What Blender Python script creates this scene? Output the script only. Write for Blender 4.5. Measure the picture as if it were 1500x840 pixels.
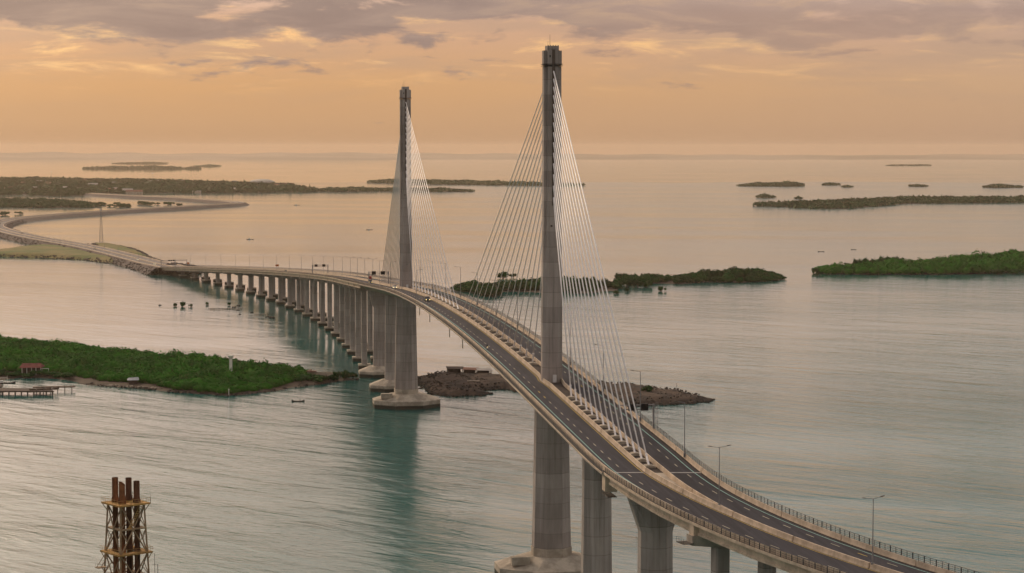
import bpy, math, random
import numpy as np
from mathutils import Vector, Matrix

for o in list(bpy.data.objects):
    bpy.data.objects.remove(o)
SC = bpy.context.scene
COL = SC.collection
rnd = random.Random(7)

# ------------------------------------------------------------------ camera
cam_d = bpy.data.cameras.new('camera')
cam = bpy.data.objects.new('camera', cam_d); COL.objects.link(cam)
cam.location = (0, 0, 116.9)
cam.rotation_euler = (math.radians(90) - 0.06452, 0, 0)
cam_d.sensor_width = 36.0
cam_d.lens = 75.18
cam_d.clip_start = 1.0
cam_d.clip_end = 90000
SC.camera = cam

# ------------------------------------------------------------------ sky and sun
SUN_AZ = math.radians(-29)     # left of the view direction (+Y)
SUN_EL = math.radians(25)
W = bpy.data.worlds.new('World'); SC.world = W; W.use_nodes = True
wn = W.node_tree; wn.nodes.clear()


class NT:
    """tiny helper to write node trees"""
    def __init__(s, tree): s.t = tree
    def n(s, typ, ins=None, **kw):
        nd = s.t.nodes.new(typ)
        for k, v in kw.items(): setattr(nd, k, v)
        for k, v in (ins or {}).items():
            i = nd.inputs[k]
            if hasattr(v, 'is_output'): s.t.links.new(v, i)
            else: i.default_value = v
        return nd
    def m(s, op, a, b=None, c=None, clamp=False):
        ins = {0: a}
        if b is not None: ins[1] = b
        if c is not None: ins[2] = c
        return s.n('ShaderNodeMath', ins, operation=op, use_clamp=clamp).outputs[0]
    def vm(s, op, a, b=None):
        ins = {0: a}
        if b is not None: ins[1] = b
        return s.n('ShaderNodeVectorMath', ins, operation=op).outputs[0]
    def mix(s, f, a, b, blend='MIX'):
        nd = s.n('ShaderNodeMix', data_type='RGBA', blend_type=blend)
        for idx, v in ((0, f), (6, a), (7, b)):
            if hasattr(v, 'is_output'): s.t.links.new(v, nd.inputs[idx])
            else: nd.inputs[idx].default_value = v
        return nd.outputs[2]
    def ramp(s, f, stops, interp='LINEAR'):
        nd = s.n('ShaderNodeValToRGB', {0: f})
        e = nd.color_ramp.elements; nd.color_ramp.interpolation = interp
        while len(e) < len(stops): e.new(0.5)
        for el, (p, c) in zip(e, stops):
            el.position = p; el.color = (*c, 1) if len(c) == 3 else c
        return nd.outputs[0]
    def sstep(s, v, a, b):
        nd = s.n('ShaderNodeMapRange', {0: v, 1: a, 2: b, 3: 0.0, 4: 1.0}, interpolation_type='SMOOTHSTEP')
        return nd.outputs[0]
    def noise(s, vec, scale, detail=4, rough=.55, dist=0.0):
        return s.n('ShaderNodeTexNoise', {'Vector': vec, 'Scale': scale, 'Detail': detail, 'Roughness': rough, 'Distortion': dist}).outputs[0]
    def mapping(s, vec, scale=(1, 1, 1), rot=(0, 0, 0), loc=(0, 0, 0)):
        return s.n('ShaderNodeMapping', {0: vec, 1: loc, 2: rot, 3: scale}).outputs[0]


w = NT(wn)
sky = w.n('ShaderNodeTexSky', sky_type='NISHITA', sun_disc=False, sun_elevation=SUN_EL, sun_rotation=SUN_AZ,
          altitude=100, air_density=1.5, dust_density=4.0, ozone_density=1.0)
dirv = w.vm('NORMALIZE', w.n('ShaderNodeTexCoord').outputs['Generated'])
sx = w.n('ShaderNodeSeparateXYZ', {0: dirv})
z = w.m('MAXIMUM', sx.outputs[2], 0.0)
den = w.m('ADD', z, 0.05)
cp = w.n('ShaderNodeCombineXYZ', {0: w.m('DIVIDE', sx.outputs[0], den), 1: w.m('DIVIDE', sx.outputs[1], den), 2: 0.0}).outputs[0]
den2 = w.m('ADD', z, 0.15)
cq = w.n('ShaderNodeCombineXYZ', {0: w.m('DIVIDE', sx.outputs[0], den2), 1: w.m('DIVIDE', sx.outputs[1], den2), 2: 0.0}).outputs[0]
# evening gradient of the overcast, warm near the horizon
warm = w.ramp(z, [(0.0, (.505, .290, .160)), (.012, (.585, .338, .178)), (.030, (.665, .364, .170)), (.06, (.64, .372, .245)), (.09, (1.26, .92, .80)), (.16, (1.26, .97, .85)), (.40, (.90, .76, .67)), (1.0, (.66, .62, .60))])
dull = w.ramp(z, [(0.0, (.470, .300, .205)), (.012, (.53, .340, .222)), (.030, (.585, .380, .240)), (.06, (.54, .370, .300)), (.10, (.68, .61, .58)), (.30, (.62, .62, .62)), (1.0, (.66, .62, .60))])
back_ = w.ramp(z, [(0.0, (.38, .31, .29)), (.06, (.41, .345, .325)), (.35, (.54, .50, .485)), (1.0, (.66, .62, .59))])
sunward = w.m('ADD', w.m('MULTIPLY', sx.outputs[0], math.sin(SUN_AZ)), w.m('MULTIPLY', sx.outputs[1], math.cos(SUN_AZ)))
side = w.sstep(sunward, .64, .97)
base = w.mix(side, dull, warm)
base = w.mix(w.sstep(sunward, .25, -.45), base, back_)
# thin high streaks, lit from below
n2 = w.noise(w.mapping(cq, (2.2, 2.6, 1), (0, 0, .10), (3.1, 1.7, 0)), 1.5, 9, .62, .5)
wisp = w.m('MULTIPLY', w.sstep(n2, .52, .68), w.sstep(z, .022, .046))
base = w.mix(w.m('MULTIPLY', wisp, w.m('ADD', w.m('MULTIPLY', side, .85), .12)), base, (1.08, .64, .27, 1))
n4 = w.noise(w.mapping(cq, (1.6, 2.0, 1), (0, 0, -.1), (9.3, 4.2, 0)), 1.2, 7, .6, .3)
base = w.mix(w.m('MULTIPLY', w.m('MULTIPLY', w.sstep(n4, .42, .66), .38), w.sstep(z, .012, .04)), base, (.43, .30, .23, 1))
# broken grey-mauve cloud deck
n1 = w.noise(w.mapping(cq, (2.6, 2.0, 1), (0, 0, .05), (1.35, 0.2, 0)), 1.25, 9, .60, .25)
bias = w.ramp(z, [(0.0, (.02, .02, .02)), (.030, (.22, .22, .22)), (.050, (.50, .50, .50)), (.064, (.88, .88, .88)), (.071, (.80, .80, .80)), (.082, (.30, .30, .30)), (1.0, (.34, .34, .34))])
cov = w.sstep(w.m('ADD', n1, w.m('MULTIPLY', w.m('SUBTRACT', bias, .5), .48)), .49, .61)
cov = w.m('MULTIPLY', cov, w.m('ADD', .55, w.m('MULTIPLY', w.sstep(sx.outputs[0], .17, -.04), .45)))      # the deck thins out to the right
cloudc = w.mix(w.sstep(n2, .35, .7), (.255, .185, .180, 1), (.37, .265, .235, 1))
cloudhi = w.mix(w.sstep(n2, .35, .7), (.48, .40, .37, 1), (.64, .53, .47, 1))
cloudc = w.mix(w.sstep(z, .072, .11), cloudc, cloudhi)
skyc = w.mix(w.m('MULTIPLY', cov, .94), base, cloudc)
# veiled sun glow behind the cloud
sdv = (math.sin(SUN_AZ) * math.cos(SUN_EL), math.cos(SUN_AZ) * math.cos(SUN_EL), math.sin(SUN_EL))
cg = w.n('ShaderNodeVectorMath', {0: dirv, 1: sdv}, operation='DOT_PRODUCT').outputs['Value']
gl = w.m('MULTIPLY', w.m('POWER', w.m('MAXIMUM', cg, 0.0), 44.0), w.m('SUBTRACT', 1.0, w.m('MULTIPLY', cov, .85)))
glc = w.vm('MULTIPLY', w.n('ShaderNodeCombineXYZ', {0: gl, 1: gl, 2: gl}).outputs[0], (7.6, 5.8, 4.3))
skyc = w.vm('ADD', skyc, glc)
skyc = w.vm('MULTIPLY', skyc, (10.0, 10.0, 10.0))
skyc = w.mix(.06, skyc, sky.outputs[0])
bg = w.n('ShaderNodeBackground', {0: skyc, 1: 0.10})
w.n('ShaderNodeOutputWorld', {0: bg.outputs[0]})

sd = bpy.data.lights.new('sun', 'SUN'); sd.energy = 1.5; sd.angle = math.radians(12); sd.color = (1.0, .74, .48)
sun = bpy.data.objects.new('sun', sd); COL.objects.link(sun)
sdir = Vector((math.sin(SUN_AZ) * math.cos(SUN_EL), math.cos(SUN_AZ) * math.cos(SUN_EL), math.sin(SUN_EL)))
sun.rotation_euler = sdir.to_track_quat('Z', 'Y').to_euler()
sun.location = sdir * 4000

vs = SC.view_settings
vs.view_transform = 'Standard'; vs.look = 'None'; vs.exposure = 0.0; vs.gamma = 1.0; vs.use_curve_mapping = False
SC.render.engine = 'CYCLES'
SC.cycles.use_denoising = True
SC.cycles.max_bounces = 6
SC.cycles.volume_bounces = 1
SC.cycles.sample_clamp_indirect = 4.0

# ------------------------------------------------------------------ materials
MATS = {}


def mat(name, col, rough=.8, var=.25, scale=.3, col2=None, bump=0.0, bscale=2.0, stretch=(1, 1, 1), metal=0.0, spec=.12, coord='world', lift=0.0, tide=False, streak=0.0, tracks=False):
    m = bpy.data.materials.new(name); m.use_nodes = True
    t = m.node_tree; t.nodes.clear(); g = NT(t)
    if coord == 'world': pos = g.n('ShaderNodeNewGeometry').outputs['Position']
    else: pos = g.n('ShaderNodeTexCoord').outputs['Object']
    pv = g.mapping(pos, stretch)
    n = g.noise(pv, scale, 6, .6)
    c2 = col2 if col2 else tuple(max(0, c * (1 - var)) for c in col)
    c1 = col if col2 else tuple(min(1, c * (1 + var * .6)) for c in col)
    c = g.mix(g.sstep(n, .35, .65), (*c1, 1), (*c2, 1))
    n3 = g.noise(g.mapping(pos, tuple(s * 5 for s in stretch)), scale, 5, .65)
    c = g.mix(g.m('MULTIPLY', g.sstep(n3, .45, .75), var * .9), c, tuple(x * .55 for x in col) + (1,))
    if streak:   # rain streaks running down
        st = g.noise(g.mapping(pos, (1.1, 1.1, .035)), 1.0, 6, .7)
        c = g.mix(g.m('MULTIPLY', g.sstep(st, .47, .72), streak), c, tuple(x * .38 for x in col) + (1,))
        st2 = g.noise(g.mapping(pos, (.35, .35, .02), (0, 0, 0), (7, 3, 1)), 1.0, 4, .6)
        c = g.mix(g.m('MULTIPLY', g.sstep(st2, .5, .7), streak * .6), c, tuple(min(1, x * 1.35) for x in col) + (1,))
    if tracks:   # wheel tracks along the carriageway, and patches
        al = g.mapping(g.mapping(pos, (1, 1, 1), (0, 0, 1.4194)), (.012, 1.0, 1))
        tk = g.noise(al, .9, 4, .6)
        c = g.mix(g.m('MULTIPLY', g.sstep(tk, .42, .66), .45), c, tuple(x * 1.55 for x in col) + (1,))
        pa = g.noise(g.mapping(g.mapping(pos, (1, 1, 1), (0, 0, 1.4194)), (.05, .28, 1)), 1.0, 2, .5)
        c = g.mix(g.m('MULTIPLY', g.m('GREATER_THAN', pa, .62), .3), c, tuple(x * .6 for x in col) + (1,))
    if lift:     # pours of slightly different concrete, one above the other
        sp = g.n('ShaderNodeSeparateXYZ', {0: pos})
        fl = g.m('FLOOR', g.m('DIVIDE', sp.outputs[2], lift))
        fx = g.m('FLOOR', g.m('DIVIDE', sp.outputs[1], 190.0))
        wn_ = g.n('ShaderNodeTexWhiteNoise', {0: g.n('ShaderNodeCombineXYZ', {0: fl, 1: fx, 2: 3.0}).outputs[0]}, noise_dimensions='3D').outputs[0]
        k = g.m('ADD', g.m('MULTIPLY', wn_, .30), .85)
        fr = g.m('FRACT', g.m('DIVIDE', sp.outputs[2], lift))
        seam = g.m('SUBTRACT', 1.0, g.m('MULTIPLY', g.m('LESS_THAN', fr, .035), .3))
        k = g.m('MULTIPLY', k, seam)
        c = g.vm('MULTIPLY', c, g.n('ShaderNodeCombineXYZ', {0: k, 1: k, 2: k}).outputs[0])
    if tide:     # weed and wet line left by the tide
        sp = g.n('ShaderNodeSeparateXYZ', {0: pos})
        hgt = g.m('ADD', sp.outputs[2], g.m('MULTIPLY', n3, .5))
        c = g.mix(g.sstep(hgt, 2.2, 1.6), c, (.035, .036, .030, 1))
    b = g.n('ShaderNodeBsdfPrincipled', {'Base Color': c, 'Roughness': rough, 'Metallic': metal, 'Specular IOR Level': spec})
    if bump:
        bn = g.n('ShaderNodeBump', {'Height': g.noise(pos, bscale, 5, .65), 'Strength': 1.0, 'Distance': bump})
        t.links.new(bn.outputs[0], b.inputs['Normal'])
    g.n('ShaderNodeOutputMaterial', {0: b.outputs[0]})
    MATS[name] = m
    return m


mat('concrete_pylon', (.335, .288, .262), .85, .22, .16, stretch=(1, 1, .25), lift=4.1, bump=.02, streak=.7)
mat('concrete_pier', (.350, .308, .280), .85, .22, .16, stretch=(1, 1, .25), lift=4.6, bump=.02, streak=.7)
mat('concrete_footing', (.42, .36, .29), .9, .30, .25, tide=True, bump=.04)
mat('concrete_barrier', (.56, .445, .335), .85, .22, .35, bump=.01, streak=.35)
mat('concrete_deck', (.40, .345, .285), .85, .2, .3)
mat('concrete_dark', (.15, .125, .11), .9, .3, .5)
mat('walkway', (.055, .053, .056), .9, .3, .5)
mat('foot_shadow_dirt', (.026, .022, .022), .9, .3, .5)
mat('median_dirt', (.060, .048, .044), .95, .4, .6)
mat('anchor_concrete', (.40, .34, .27), .9, .3, .8)
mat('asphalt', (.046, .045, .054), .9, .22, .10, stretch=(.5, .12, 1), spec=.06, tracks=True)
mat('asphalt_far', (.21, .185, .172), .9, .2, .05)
mat('paint_white', (.46, .42, .31), .7, .2, 1.0)
mat('paint_teal', (.30, .52, .47), .7, .15, 1.0)
mat('paint_yellow', (.58, .42, .10), .7, .2, 1.0)
mat('joint_steel', (.34, .32, .31), .6, .2, 1.0)
mat('stay_white', (.80, .755, .73), .45, .04, .5, spec=.5)
mat('galvanized', (.27, .26, .26), .5, .15, 1.0, metal=.3)
mat('railing_steel', (.055, .058, .064), .6, .1, 1.0)
mat('steel_dark', (.085, .075, .07), .6, .2, 1.0)
mat('sign_black', (.012, .012, .014), .5, .1, 1.0)
mat('channel', (.105, .080, .068), .8, .25, .4, stretch=(1, 1, .3))
mat('cabinet', (.62, .60, .58), .5, .08, 1.0)
mat('orange_sign', (.50, .13, .03), .6, .1, 1.0)
mat('rust', (.21, .080, .032), .8, .5, .45, stretch=(1, 1, .4), bump=.02)
mat('rust_shaded', (.10, .042, .024), .8, .5, .45, stretch=(1, 1, .4), bump=.02)
mat('rust_platform', (.44, .25, .085), .85, .4, .5)
mat('lattice', (.34, .235, .145), .75, .35, .8)
mat('rail_ochre', (.44, .28, .10), .8, .3, .8)
mat('mangrove', (.024, .150, .006), .75, .45, .055, col2=(.012, .082, .007), spec=.02)
mat('mangrove_dark', (.011, .068, .011), .75, .45, .05, col2=(.007, .032, .009), spec=.02)
mat('foliage_far', (.018, .066, .020), .85, .45, .012, col2=(.010, .040, .014), spec=.1)
mat('bark', (.06, .045, .035), .9, .3, 1.0)
mat('mud', (.070, .052, .040), .9, .35, .08, bump=.1, bscale=.6)
mat('rock_land', (.088, .060, .046), .95, .5, .12, col2=(.042, .034, .031), bump=.4, bscale=.7)
mat('boulder', (.060, .049, .043), .95, .55, .5, coord='world')
mat('riprap', (.135, .108, .097), .95, .5, .22, col2=(.075, .062, .058), bump=.2, bscale=.5)
mat('causeway_fill', (.135, .100, .085), .95, .35, .05, col2=(.09, .072, .066))
mat('grass', (.085, .115, .030), .9, .5, .022, col2=(.19, .145, .055))
mat('hill', (.27, .22, .18), .95, .3, .0006)  # paled so the colour itself carries part of the distance haze
mat('timber', (.12, .085, .065), .9, .4, .8)
mat('roof_red', (.16, .045, .040), .8, .35, .5)
mat('roof_grey', (.30, .27, .25), .7, .3, .1)
mat('roof_rust', (.24, .12, .085), .8, .3, .1)
mat('roof_white', (.40, .37, .34), .7, .2, .1)
mat('wall_plaster', (.44, .36, .29), .9, .3, .3)
mat('white_paint', (.74, .71, .65), .6, .12, .6)
mat('hut_dark', (.075, .055, .048), .9, .4, .8)
mat('tarp', (.42, .43, .44), .6, .2, .8)
mat('car_white', (.72, .71, .69), .3, .03, 1.0, spec=.5, coord='obj')
mat('car_dark', (.035, .036, .042), .3, .03, 1.0, spec=.5, coord='obj')
mat('car_blue', (.05, .08, .17), .3, .03, 1.0, spec=.5, coord='obj')
mat('car_red', (.28, .035, .03), .35, .03, 1.0, spec=.5, coord='obj')
mat('glass_dark', (.015, .017, .02), .1, .03, 1.0, spec=.6, coord='obj')
mat('rubber', (.018, .018, .018), .8, .1, 1.0, coord='obj')
mat('cloth_dark', (.03, .03, .04), .9, .1, 1.0, coord='obj')
mat('cloth_pink', (.42, .22, .24), .9, .1, 1.0, coord='obj')
mat('skin', (.22, .12, .08), .7, .1, 1.0, coord='obj')
mat('rock_pale', (.36, .30, .24), .95, .4, .3)


def emis(name, col, st):
    m = bpy.data.materials.new(name); m.use_nodes = True; t = m.node_tree; t.nodes.clear(); g = NT(t)
    e = g.n('ShaderNodeEmission', {0: (*col, 1), 1: st}); g.n('ShaderNodeOutputMaterial', {0: e.outputs[0]}); MATS[name] = m


emis('headlamp', (1.0, .72, .28), 3.0)

# sea water
m = bpy.data.materials.new('sea_water'); m.use_nodes = True; t = m.node_tree; t.nodes.clear(); g = NT(t); MATS['sea_water'] = m
pos = g.n('ShaderNodeNewGeometry').outputs['Position']
sp = g.n('ShaderNodeSeparateXYZ', {0: pos})
patch = g.noise(g.mapping(g.mapping(pos, (1, 1, 1), (0, 0, .12)), (.0016, .0055, 1)), 1.0, 6, .58, .4)          # wind patches and slicks
gust = g.noise(g.mapping(g.mapping(pos, (1, 1, 1), (0, 0, .6)), (.007, .026, 1)), 1.0, 5, .60, .8)
def wave(rot, sc, det, rg, ds): return g.noise(g.mapping(g.mapping(pos, (1, 1, 1), (0, 0, rot)), (*sc, 1)), 1.0, det, rg, ds)
w1 = wave(.75, (.021, .105), 3, .55, .5)
w2 = wave(.35, (.135, .42), 5, .62, .7)
w3 = wave(.10, (.55, 1.25), 5, .65, .5)
hh = g.m('ADD', g.m('MULTIPLY', w1, 2.5), g.m('ADD', g.m('MULTIPLY', w2, .55), g.m('MULTIPLY', w3, .16)))
offing = g.sstep(g.m('ADD', sp.outputs[1], g.m('MULTIPLY', g.m('SUBTRACT', patch, .5), 1500)), 7300, 7500)
calm = g.sstep(patch, .40, .66)
amp = g.m('ADD', g.m('MULTIPLY', calm, -.55), 1.0)
amp = g.m('MULTIPLY', amp, g.m('ADD', .05, g.m('MULTIPLY', gust, 1.8)))
lee = g.sstep(g.m('ADD', sp.outputs[0], g.m('MULTIPLY', sp.outputs[1], .06)), -60, 330)      # the side sheltered by the causeway lies calmer
amp = g.m('MULTIPLY', amp, g.m('ADD', .70, g.m('MULTIPLY', lee, .30)))
far_ = g.m('MINIMUM', 1.0, g.m('DIVIDE', 720.0, g.m('MAXIMUM', sp.outputs[1], 100.0)))         # unresolved waves pass over into roughness
amp = g.m('MULTIPLY', amp, g.m('POWER', far_, 1.35))
bmp = g.n('ShaderNodeBump', {'Height': g.m('MULTIPLY', hh, amp), 'Strength': 1.0, 'Distance': 0.62})
rough = g.m('ADD', .03, g.m('MULTIPLY', g.m('SUBTRACT', 1.0, far_), g.m('ADD', .085, g.m('MULTIPLY', lee, .055))))
rough = g.m('ADD', rough, g.m('ADD', g.m('MULTIPLY', calm, -.04), g.m('MULTIPLY', offing, -.045)))
bodyc = g.mix(g.sstep(patch, .3, .7), (.002, .084, .080, 1), (.004, .106, .098, 1))
b = g.n('ShaderNodeBsdfPrincipled', {'Base Color': bodyc, 'Roughness': rough, 'IOR': 1.333, 'Specular IOR Level': .5, 'Normal': bmp.outputs[0]})
g.n('ShaderNodeOutputMaterial', {0: b.outputs[0]})

# ------------------------------------------------------------------ mesh helpers


class MB:
    def __init__(s): s.v = []; s.f = []
    def add(s, vs_, fs):
        o = len(s.v); s.v += [tuple(p) for p in vs_]; s.f += [tuple(i + o for i in f) for f in fs]; return s
    def box(s, c, d, rz=0.0):
        x, y, z_ = d[0] / 2, d[1] / 2, d[2] / 2; ca, sa = math.cos(rz), math.sin(rz)
        vs_ = []
        for q in ((-x, -y, -z_), (x, -y, -z_), (x, y, -z_), (-x, y, -z_), (-x, -y, z_), (x, -y, z_), (x, y, z_), (-x, y, z_)):
            vs_.append((c[0] + q[0] * ca - q[1] * sa, c[1] + q[0] * sa + q[1] * ca, c[2] + q[2]))
        return s.add(vs_, [(0, 3, 2, 1), (4, 5, 6, 7), (0, 1, 5, 4), (1, 2, 6, 5), (2, 3, 7, 6), (3, 0, 4, 7)])
    def tube(s, a, b_, r0, r1=None, n=6, cap=True):
        a = Vector(a); b_ = Vector(b_); r1 = r0 if r1 is None else r1
        d = (b_ - a).normalized(); u = d.orthogonal().normalized(); w_ = d.cross(u)
        vs_ = []
        for P, r in ((a, r0), (b_, r1)):
            for i in range(n):
                an = 2 * math.pi * i / n; vs_.append(P + (u * math.cos(an) + w_ * math.sin(an)) * r)
        fs = [(i, (i + 1) % n, n + (i + 1) % n, n + i) for i in range(n)]
        if cap: fs += [tuple(range(n))[::-1], tuple(range(n, 2 * n))]
        return s.add(vs_, fs)
    def loft(s, rings, cap=True):
        n = len(rings[0]); vs_ = [p for r in rings for p in r]; fs = []
        for k in range(len(rings) - 1):
            for i in range(n):
                j = (i + 1) % n; fs.append((k * n + i, k * n + j, (k + 1) * n + j, (k + 1) * n + i))
        if cap: fs += [tuple(range(n))[::-1], tuple(range((len(rings) - 1) * n, len(rings) * n))]
        return s.add(vs_, fs)
    def mesh(s, name, material, smooth=False):
        me = bpy.data.meshes.new(name); me.from_pydata(s.v, [], s.f); me.update()
        me.materials.append(MATS[material])
        if smooth: me.polygons.foreach_set('use_smooth', [True] * len(me.polygons))
        return me
    def obj(s, name, material, parent=None, smooth=False, loc=None):
        return link(name, s.mesh(name, material, smooth), parent, loc)


def link(name, data, parent=None, loc=None):
    o = bpy.data.objects.new(name, data); COL.objects.link(o)
    if parent is not None: o.parent = parent
    if loc is not None: o.location = loc
    return o


def tag(o, label=None, cat=None, group=None, kind=None):
    if label: o['label'] = label
    if cat: o['category'] = cat
    if group: o['group'] = group
    if kind: o['kind'] = kind
    return o


def empty(name, loc=(0, 0, 0), rz=0.0):
    o = bpy.data.objects.new(name, None); COL.objects.link(o); o.location = loc; o.rotation_euler = (0, 0, rz)
    o.empty_display_size = 1.0
    return o


def copy_tree(o, parent=None):
    c = o.copy(); COL.objects.link(c)
    if parent is not None: c.parent = parent
    for ch in list(o.children): copy_tree(ch, c)
    return c


def np_mesh(name, V, F, material, parent=None):
    me = bpy.data.meshes.new(name)
    V = np.asarray(V, np.float32); F = np.asarray(F, np.int32); k = F.shape[1]
    me.vertices.add(len(V)); me.vertices.foreach_set('co', V.ravel())
    me.loops.add(F.size); me.loops.foreach_set('vertex_index', F.ravel())
    me.polygons.add(len(F)); me.polygons.foreach_set('loop_start', np.arange(0, F.size, k, dtype=np.int32))
    me.polygons.foreach_set('loop_total', np.full(len(F), k, np.int32))
    me.update(calc_edges=True); me.validate()
    me.materials.append(MATS[material])
    return link(name, me, parent)


# ------------------------------------------------------------------ the sea
sea = MB().add([(-27500, -27500, 0), (27500, -27500, 0), (27500, 27500, 0), (-27500, 27500, 0)], [(0, 1, 2, 3)]).obj('sea', 'sea_water')
tag(sea, kind='structure')

# ------------------------------------------------------------------ land
def sdist(P, poly):
    """signed distance to a polygon, positive inside"""
    P = np.asarray(P, float); poly = np.asarray(poly, float)
    d = np.full(len(P), 1e18); ins = np.zeros(len(P), bool)
    for i in range(len(poly)):
        a = poly[i]; b_ = poly[(i + 1) % len(poly)]; e = b_ - a; L = (e * e).sum()
        if L < 1e-9: continue
        t_ = np.clip(((P - a) @ e) / L, 0, 1); q = P - a - t_[:, None] * e
        d = np.minimum(d, (q * q).sum(1))
        c = ((a[1] > P[:, 1]) != (b_[1] > P[:, 1]))
        if abs(e[1]) > 1e-9: ins ^= c & (P[:, 0] < e[0] * (P[:, 1] - a[1]) / e[1] + a[0])
    return np.where(ins, 1, -1) * np.sqrt(d)


def vnoise(P, s, seed=0):
    """cheap smooth value noise"""
    P = np.asarray(P, float) / s; r = np.zeros(len(P))
    rs = np.random.RandomState(seed); G = rs.rand(64, 64)
    for amp_, f in ((.6, 1), (.3, 2.1), (.15, 4.3)):
        q = P * f; i = np.floor(q).astype(int); u = q - i; u = u * u * (3 - 2 * u)
        g_ = lambda a, b_: G[(i[:, 0] + a) % 64, (i[:, 1] + b_) % 64]
        r += amp_ * ((g_(0, 0) * (1 - u[:, 0]) + g_(1, 0) * u[:, 0]) * (1 - u[:, 1]) + (g_(0, 1) * (1 - u[:, 0]) + g_(1, 1) * u[:, 0]) * u[:, 1])
    return r


def land(name, poly, h, edge, cell, material, rugged=.4, nscale=12, seed=1, parent=None, wob=.0):
    poly = np.array(poly, float); lo = poly.min(0) - cell * 3; hi = poly.max(0) + cell * 3
    nx = int((hi[0] - lo[0]) / cell) + 2; ny = int((hi[1] - lo[1]) / cell) + 2
    X, Y = np.meshgrid(lo[0] + np.arange(nx) * cell, lo[1] + np.arange(ny) * cell)
    P = np.stack([X.ravel(), Y.ravel()], 1)
    d = sdist(P, poly) + (vnoise(P, nscale * .7, seed + 5) - .5) * wob
    k = np.clip(d / edge, -.8, 1)
    Z = np.where(k > 0, np.sqrt(np.clip(k, 0, 1)), k) * h + (vnoise(P, nscale, seed) - .45) * rugged * np.clip(k + .3, 0, 1) * 2
    Z = np.where(d < -cell * 1.2, -1.5, Z)
    idx = np.arange(nx * ny).reshape(ny, nx)
    F = np.stack([idx[:-1, :-1], idx[:-1, 1:], idx[1:, 1:], idx[1:, :-1]], -1).reshape(-1, 4)
    keep = (d[F] > -cell * 1.6).any(1); F = F[keep]
    used = np.unique(F); mp = np.zeros(nx * ny, int); mp[used] = np.arange(len(used))
    o = np_mesh(name, np.column_stack([P, Z])[used], mp[F], material, parent)
    return o


ICO_V = np.array([(0, 0, 1), *[(.894 * math.cos(math.radians(72 * i)), .894 * math.sin(math.radians(72 * i)), .447) for i in range(5)],
                  *[(.894 * math.cos(math.radians(36 + 72 * i)), .894 * math.sin(math.radians(36 + 72 * i)), -.447) for i in range(5)], (0, 0, -1)])
ICO_F = np.array([(0, 1 + i, 1 + (i + 1) % 5) for i in range(5)] + [(1 + i, 6 + i, 1 + (i + 1) % 5) for i in range(5)] +
                 [(1 + (i + 1) % 5, 6 + i, 6 + (i + 1) % 5) for i in range(5)] + [(11, 6 + (i + 1) % 5, 6 + i) for i in range(5)])


def crowns(C, R, H, nleaf, leaf, seed, core=.80):
    """leafy crowns: a rough core and many small leaf sprays over it; returns triangles"""
    rs = np.random.RandomState(seed); n = len(C); C = np.asarray(C, float); R = np.asarray(R, float); H = np.asarray(H, float)
    jit = 1 + (rs.rand(n, 12, 1) - .5) * .45
    S = np.stack([R, R, H * .5], 1)[:, None, :] * core
    V1 = (ICO_V[None] * jit * S + C[:, None, :]).reshape(-1, 3)
    F1 = (ICO_F[None] + (np.arange(n) * 12)[:, None, None]).reshape(-1, 3)
    d = rs.normal(size=(n, nleaf, 3)); d[..., 2] = d[..., 2] * .8 + .35
    d /= np.linalg.norm(d, axis=2, keepdims=True)
    rad = .74 + .34 * rs.rand(n, nleaf, 1)
    # lobes: crowns bulge unevenly
    ph = rs.rand(n, 1, 1) * 6.28
    rad = rad * (1 + .16 * np.sin(np.arctan2(d[..., 1:2], d[..., 0:1]) * 3 + ph))
    ctr = d * rad * np.stack([R, R, H * .5], 1)[:, None, :] + C[:, None, :]
    a = rs.normal(size=(n, nleaf, 3)); a -= (a * d).sum(2, keepdims=True) * d * .90
    a /= np.linalg.norm(a, axis=2, keepdims=True) + 1e-9
    b_ = np.cross(d, a); b_ += rs.normal(size=b_.shape) * .18
    sz = leaf * (.6 + .8 * rs.rand(n, nleaf, 1)) * np.clip(R / R.mean(), .6, 1.5)[:, None, None]
    tri = np.stack([ctr + a * sz, ctr - a * sz * .6 + b_ * sz * .7, ctr - a * sz * .5 - b_ * sz * .8], 2)
    V2 = tri.reshape(-1, 3); F2 = np.arange(len(V2)).reshape(-1, 3) + len(V1)
    return np.vstack([V1, V2]), np.vstack([F1, F2])


def scatter(poly, sp_, seed, inset=0.0):
    rs = np.random.RandomState(seed); poly = np.array(poly, float); lo = poly.min(0); hi = poly.max(0)
    X, Y = np.meshgrid(np.arange(lo[0], hi[0] + sp_, sp_), np.arange(lo[1], hi[1] + sp_, sp_ * .9))
    X = X + (np.arange(X.shape[0]) % 2)[:, None] * sp_ * .5
    P = np.stack([X.ravel(), Y.ravel()], 1) + (rs.rand(X.size, 2) - .5) * sp_ * .85
    return P[sdist(P, poly) > inset]


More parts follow.
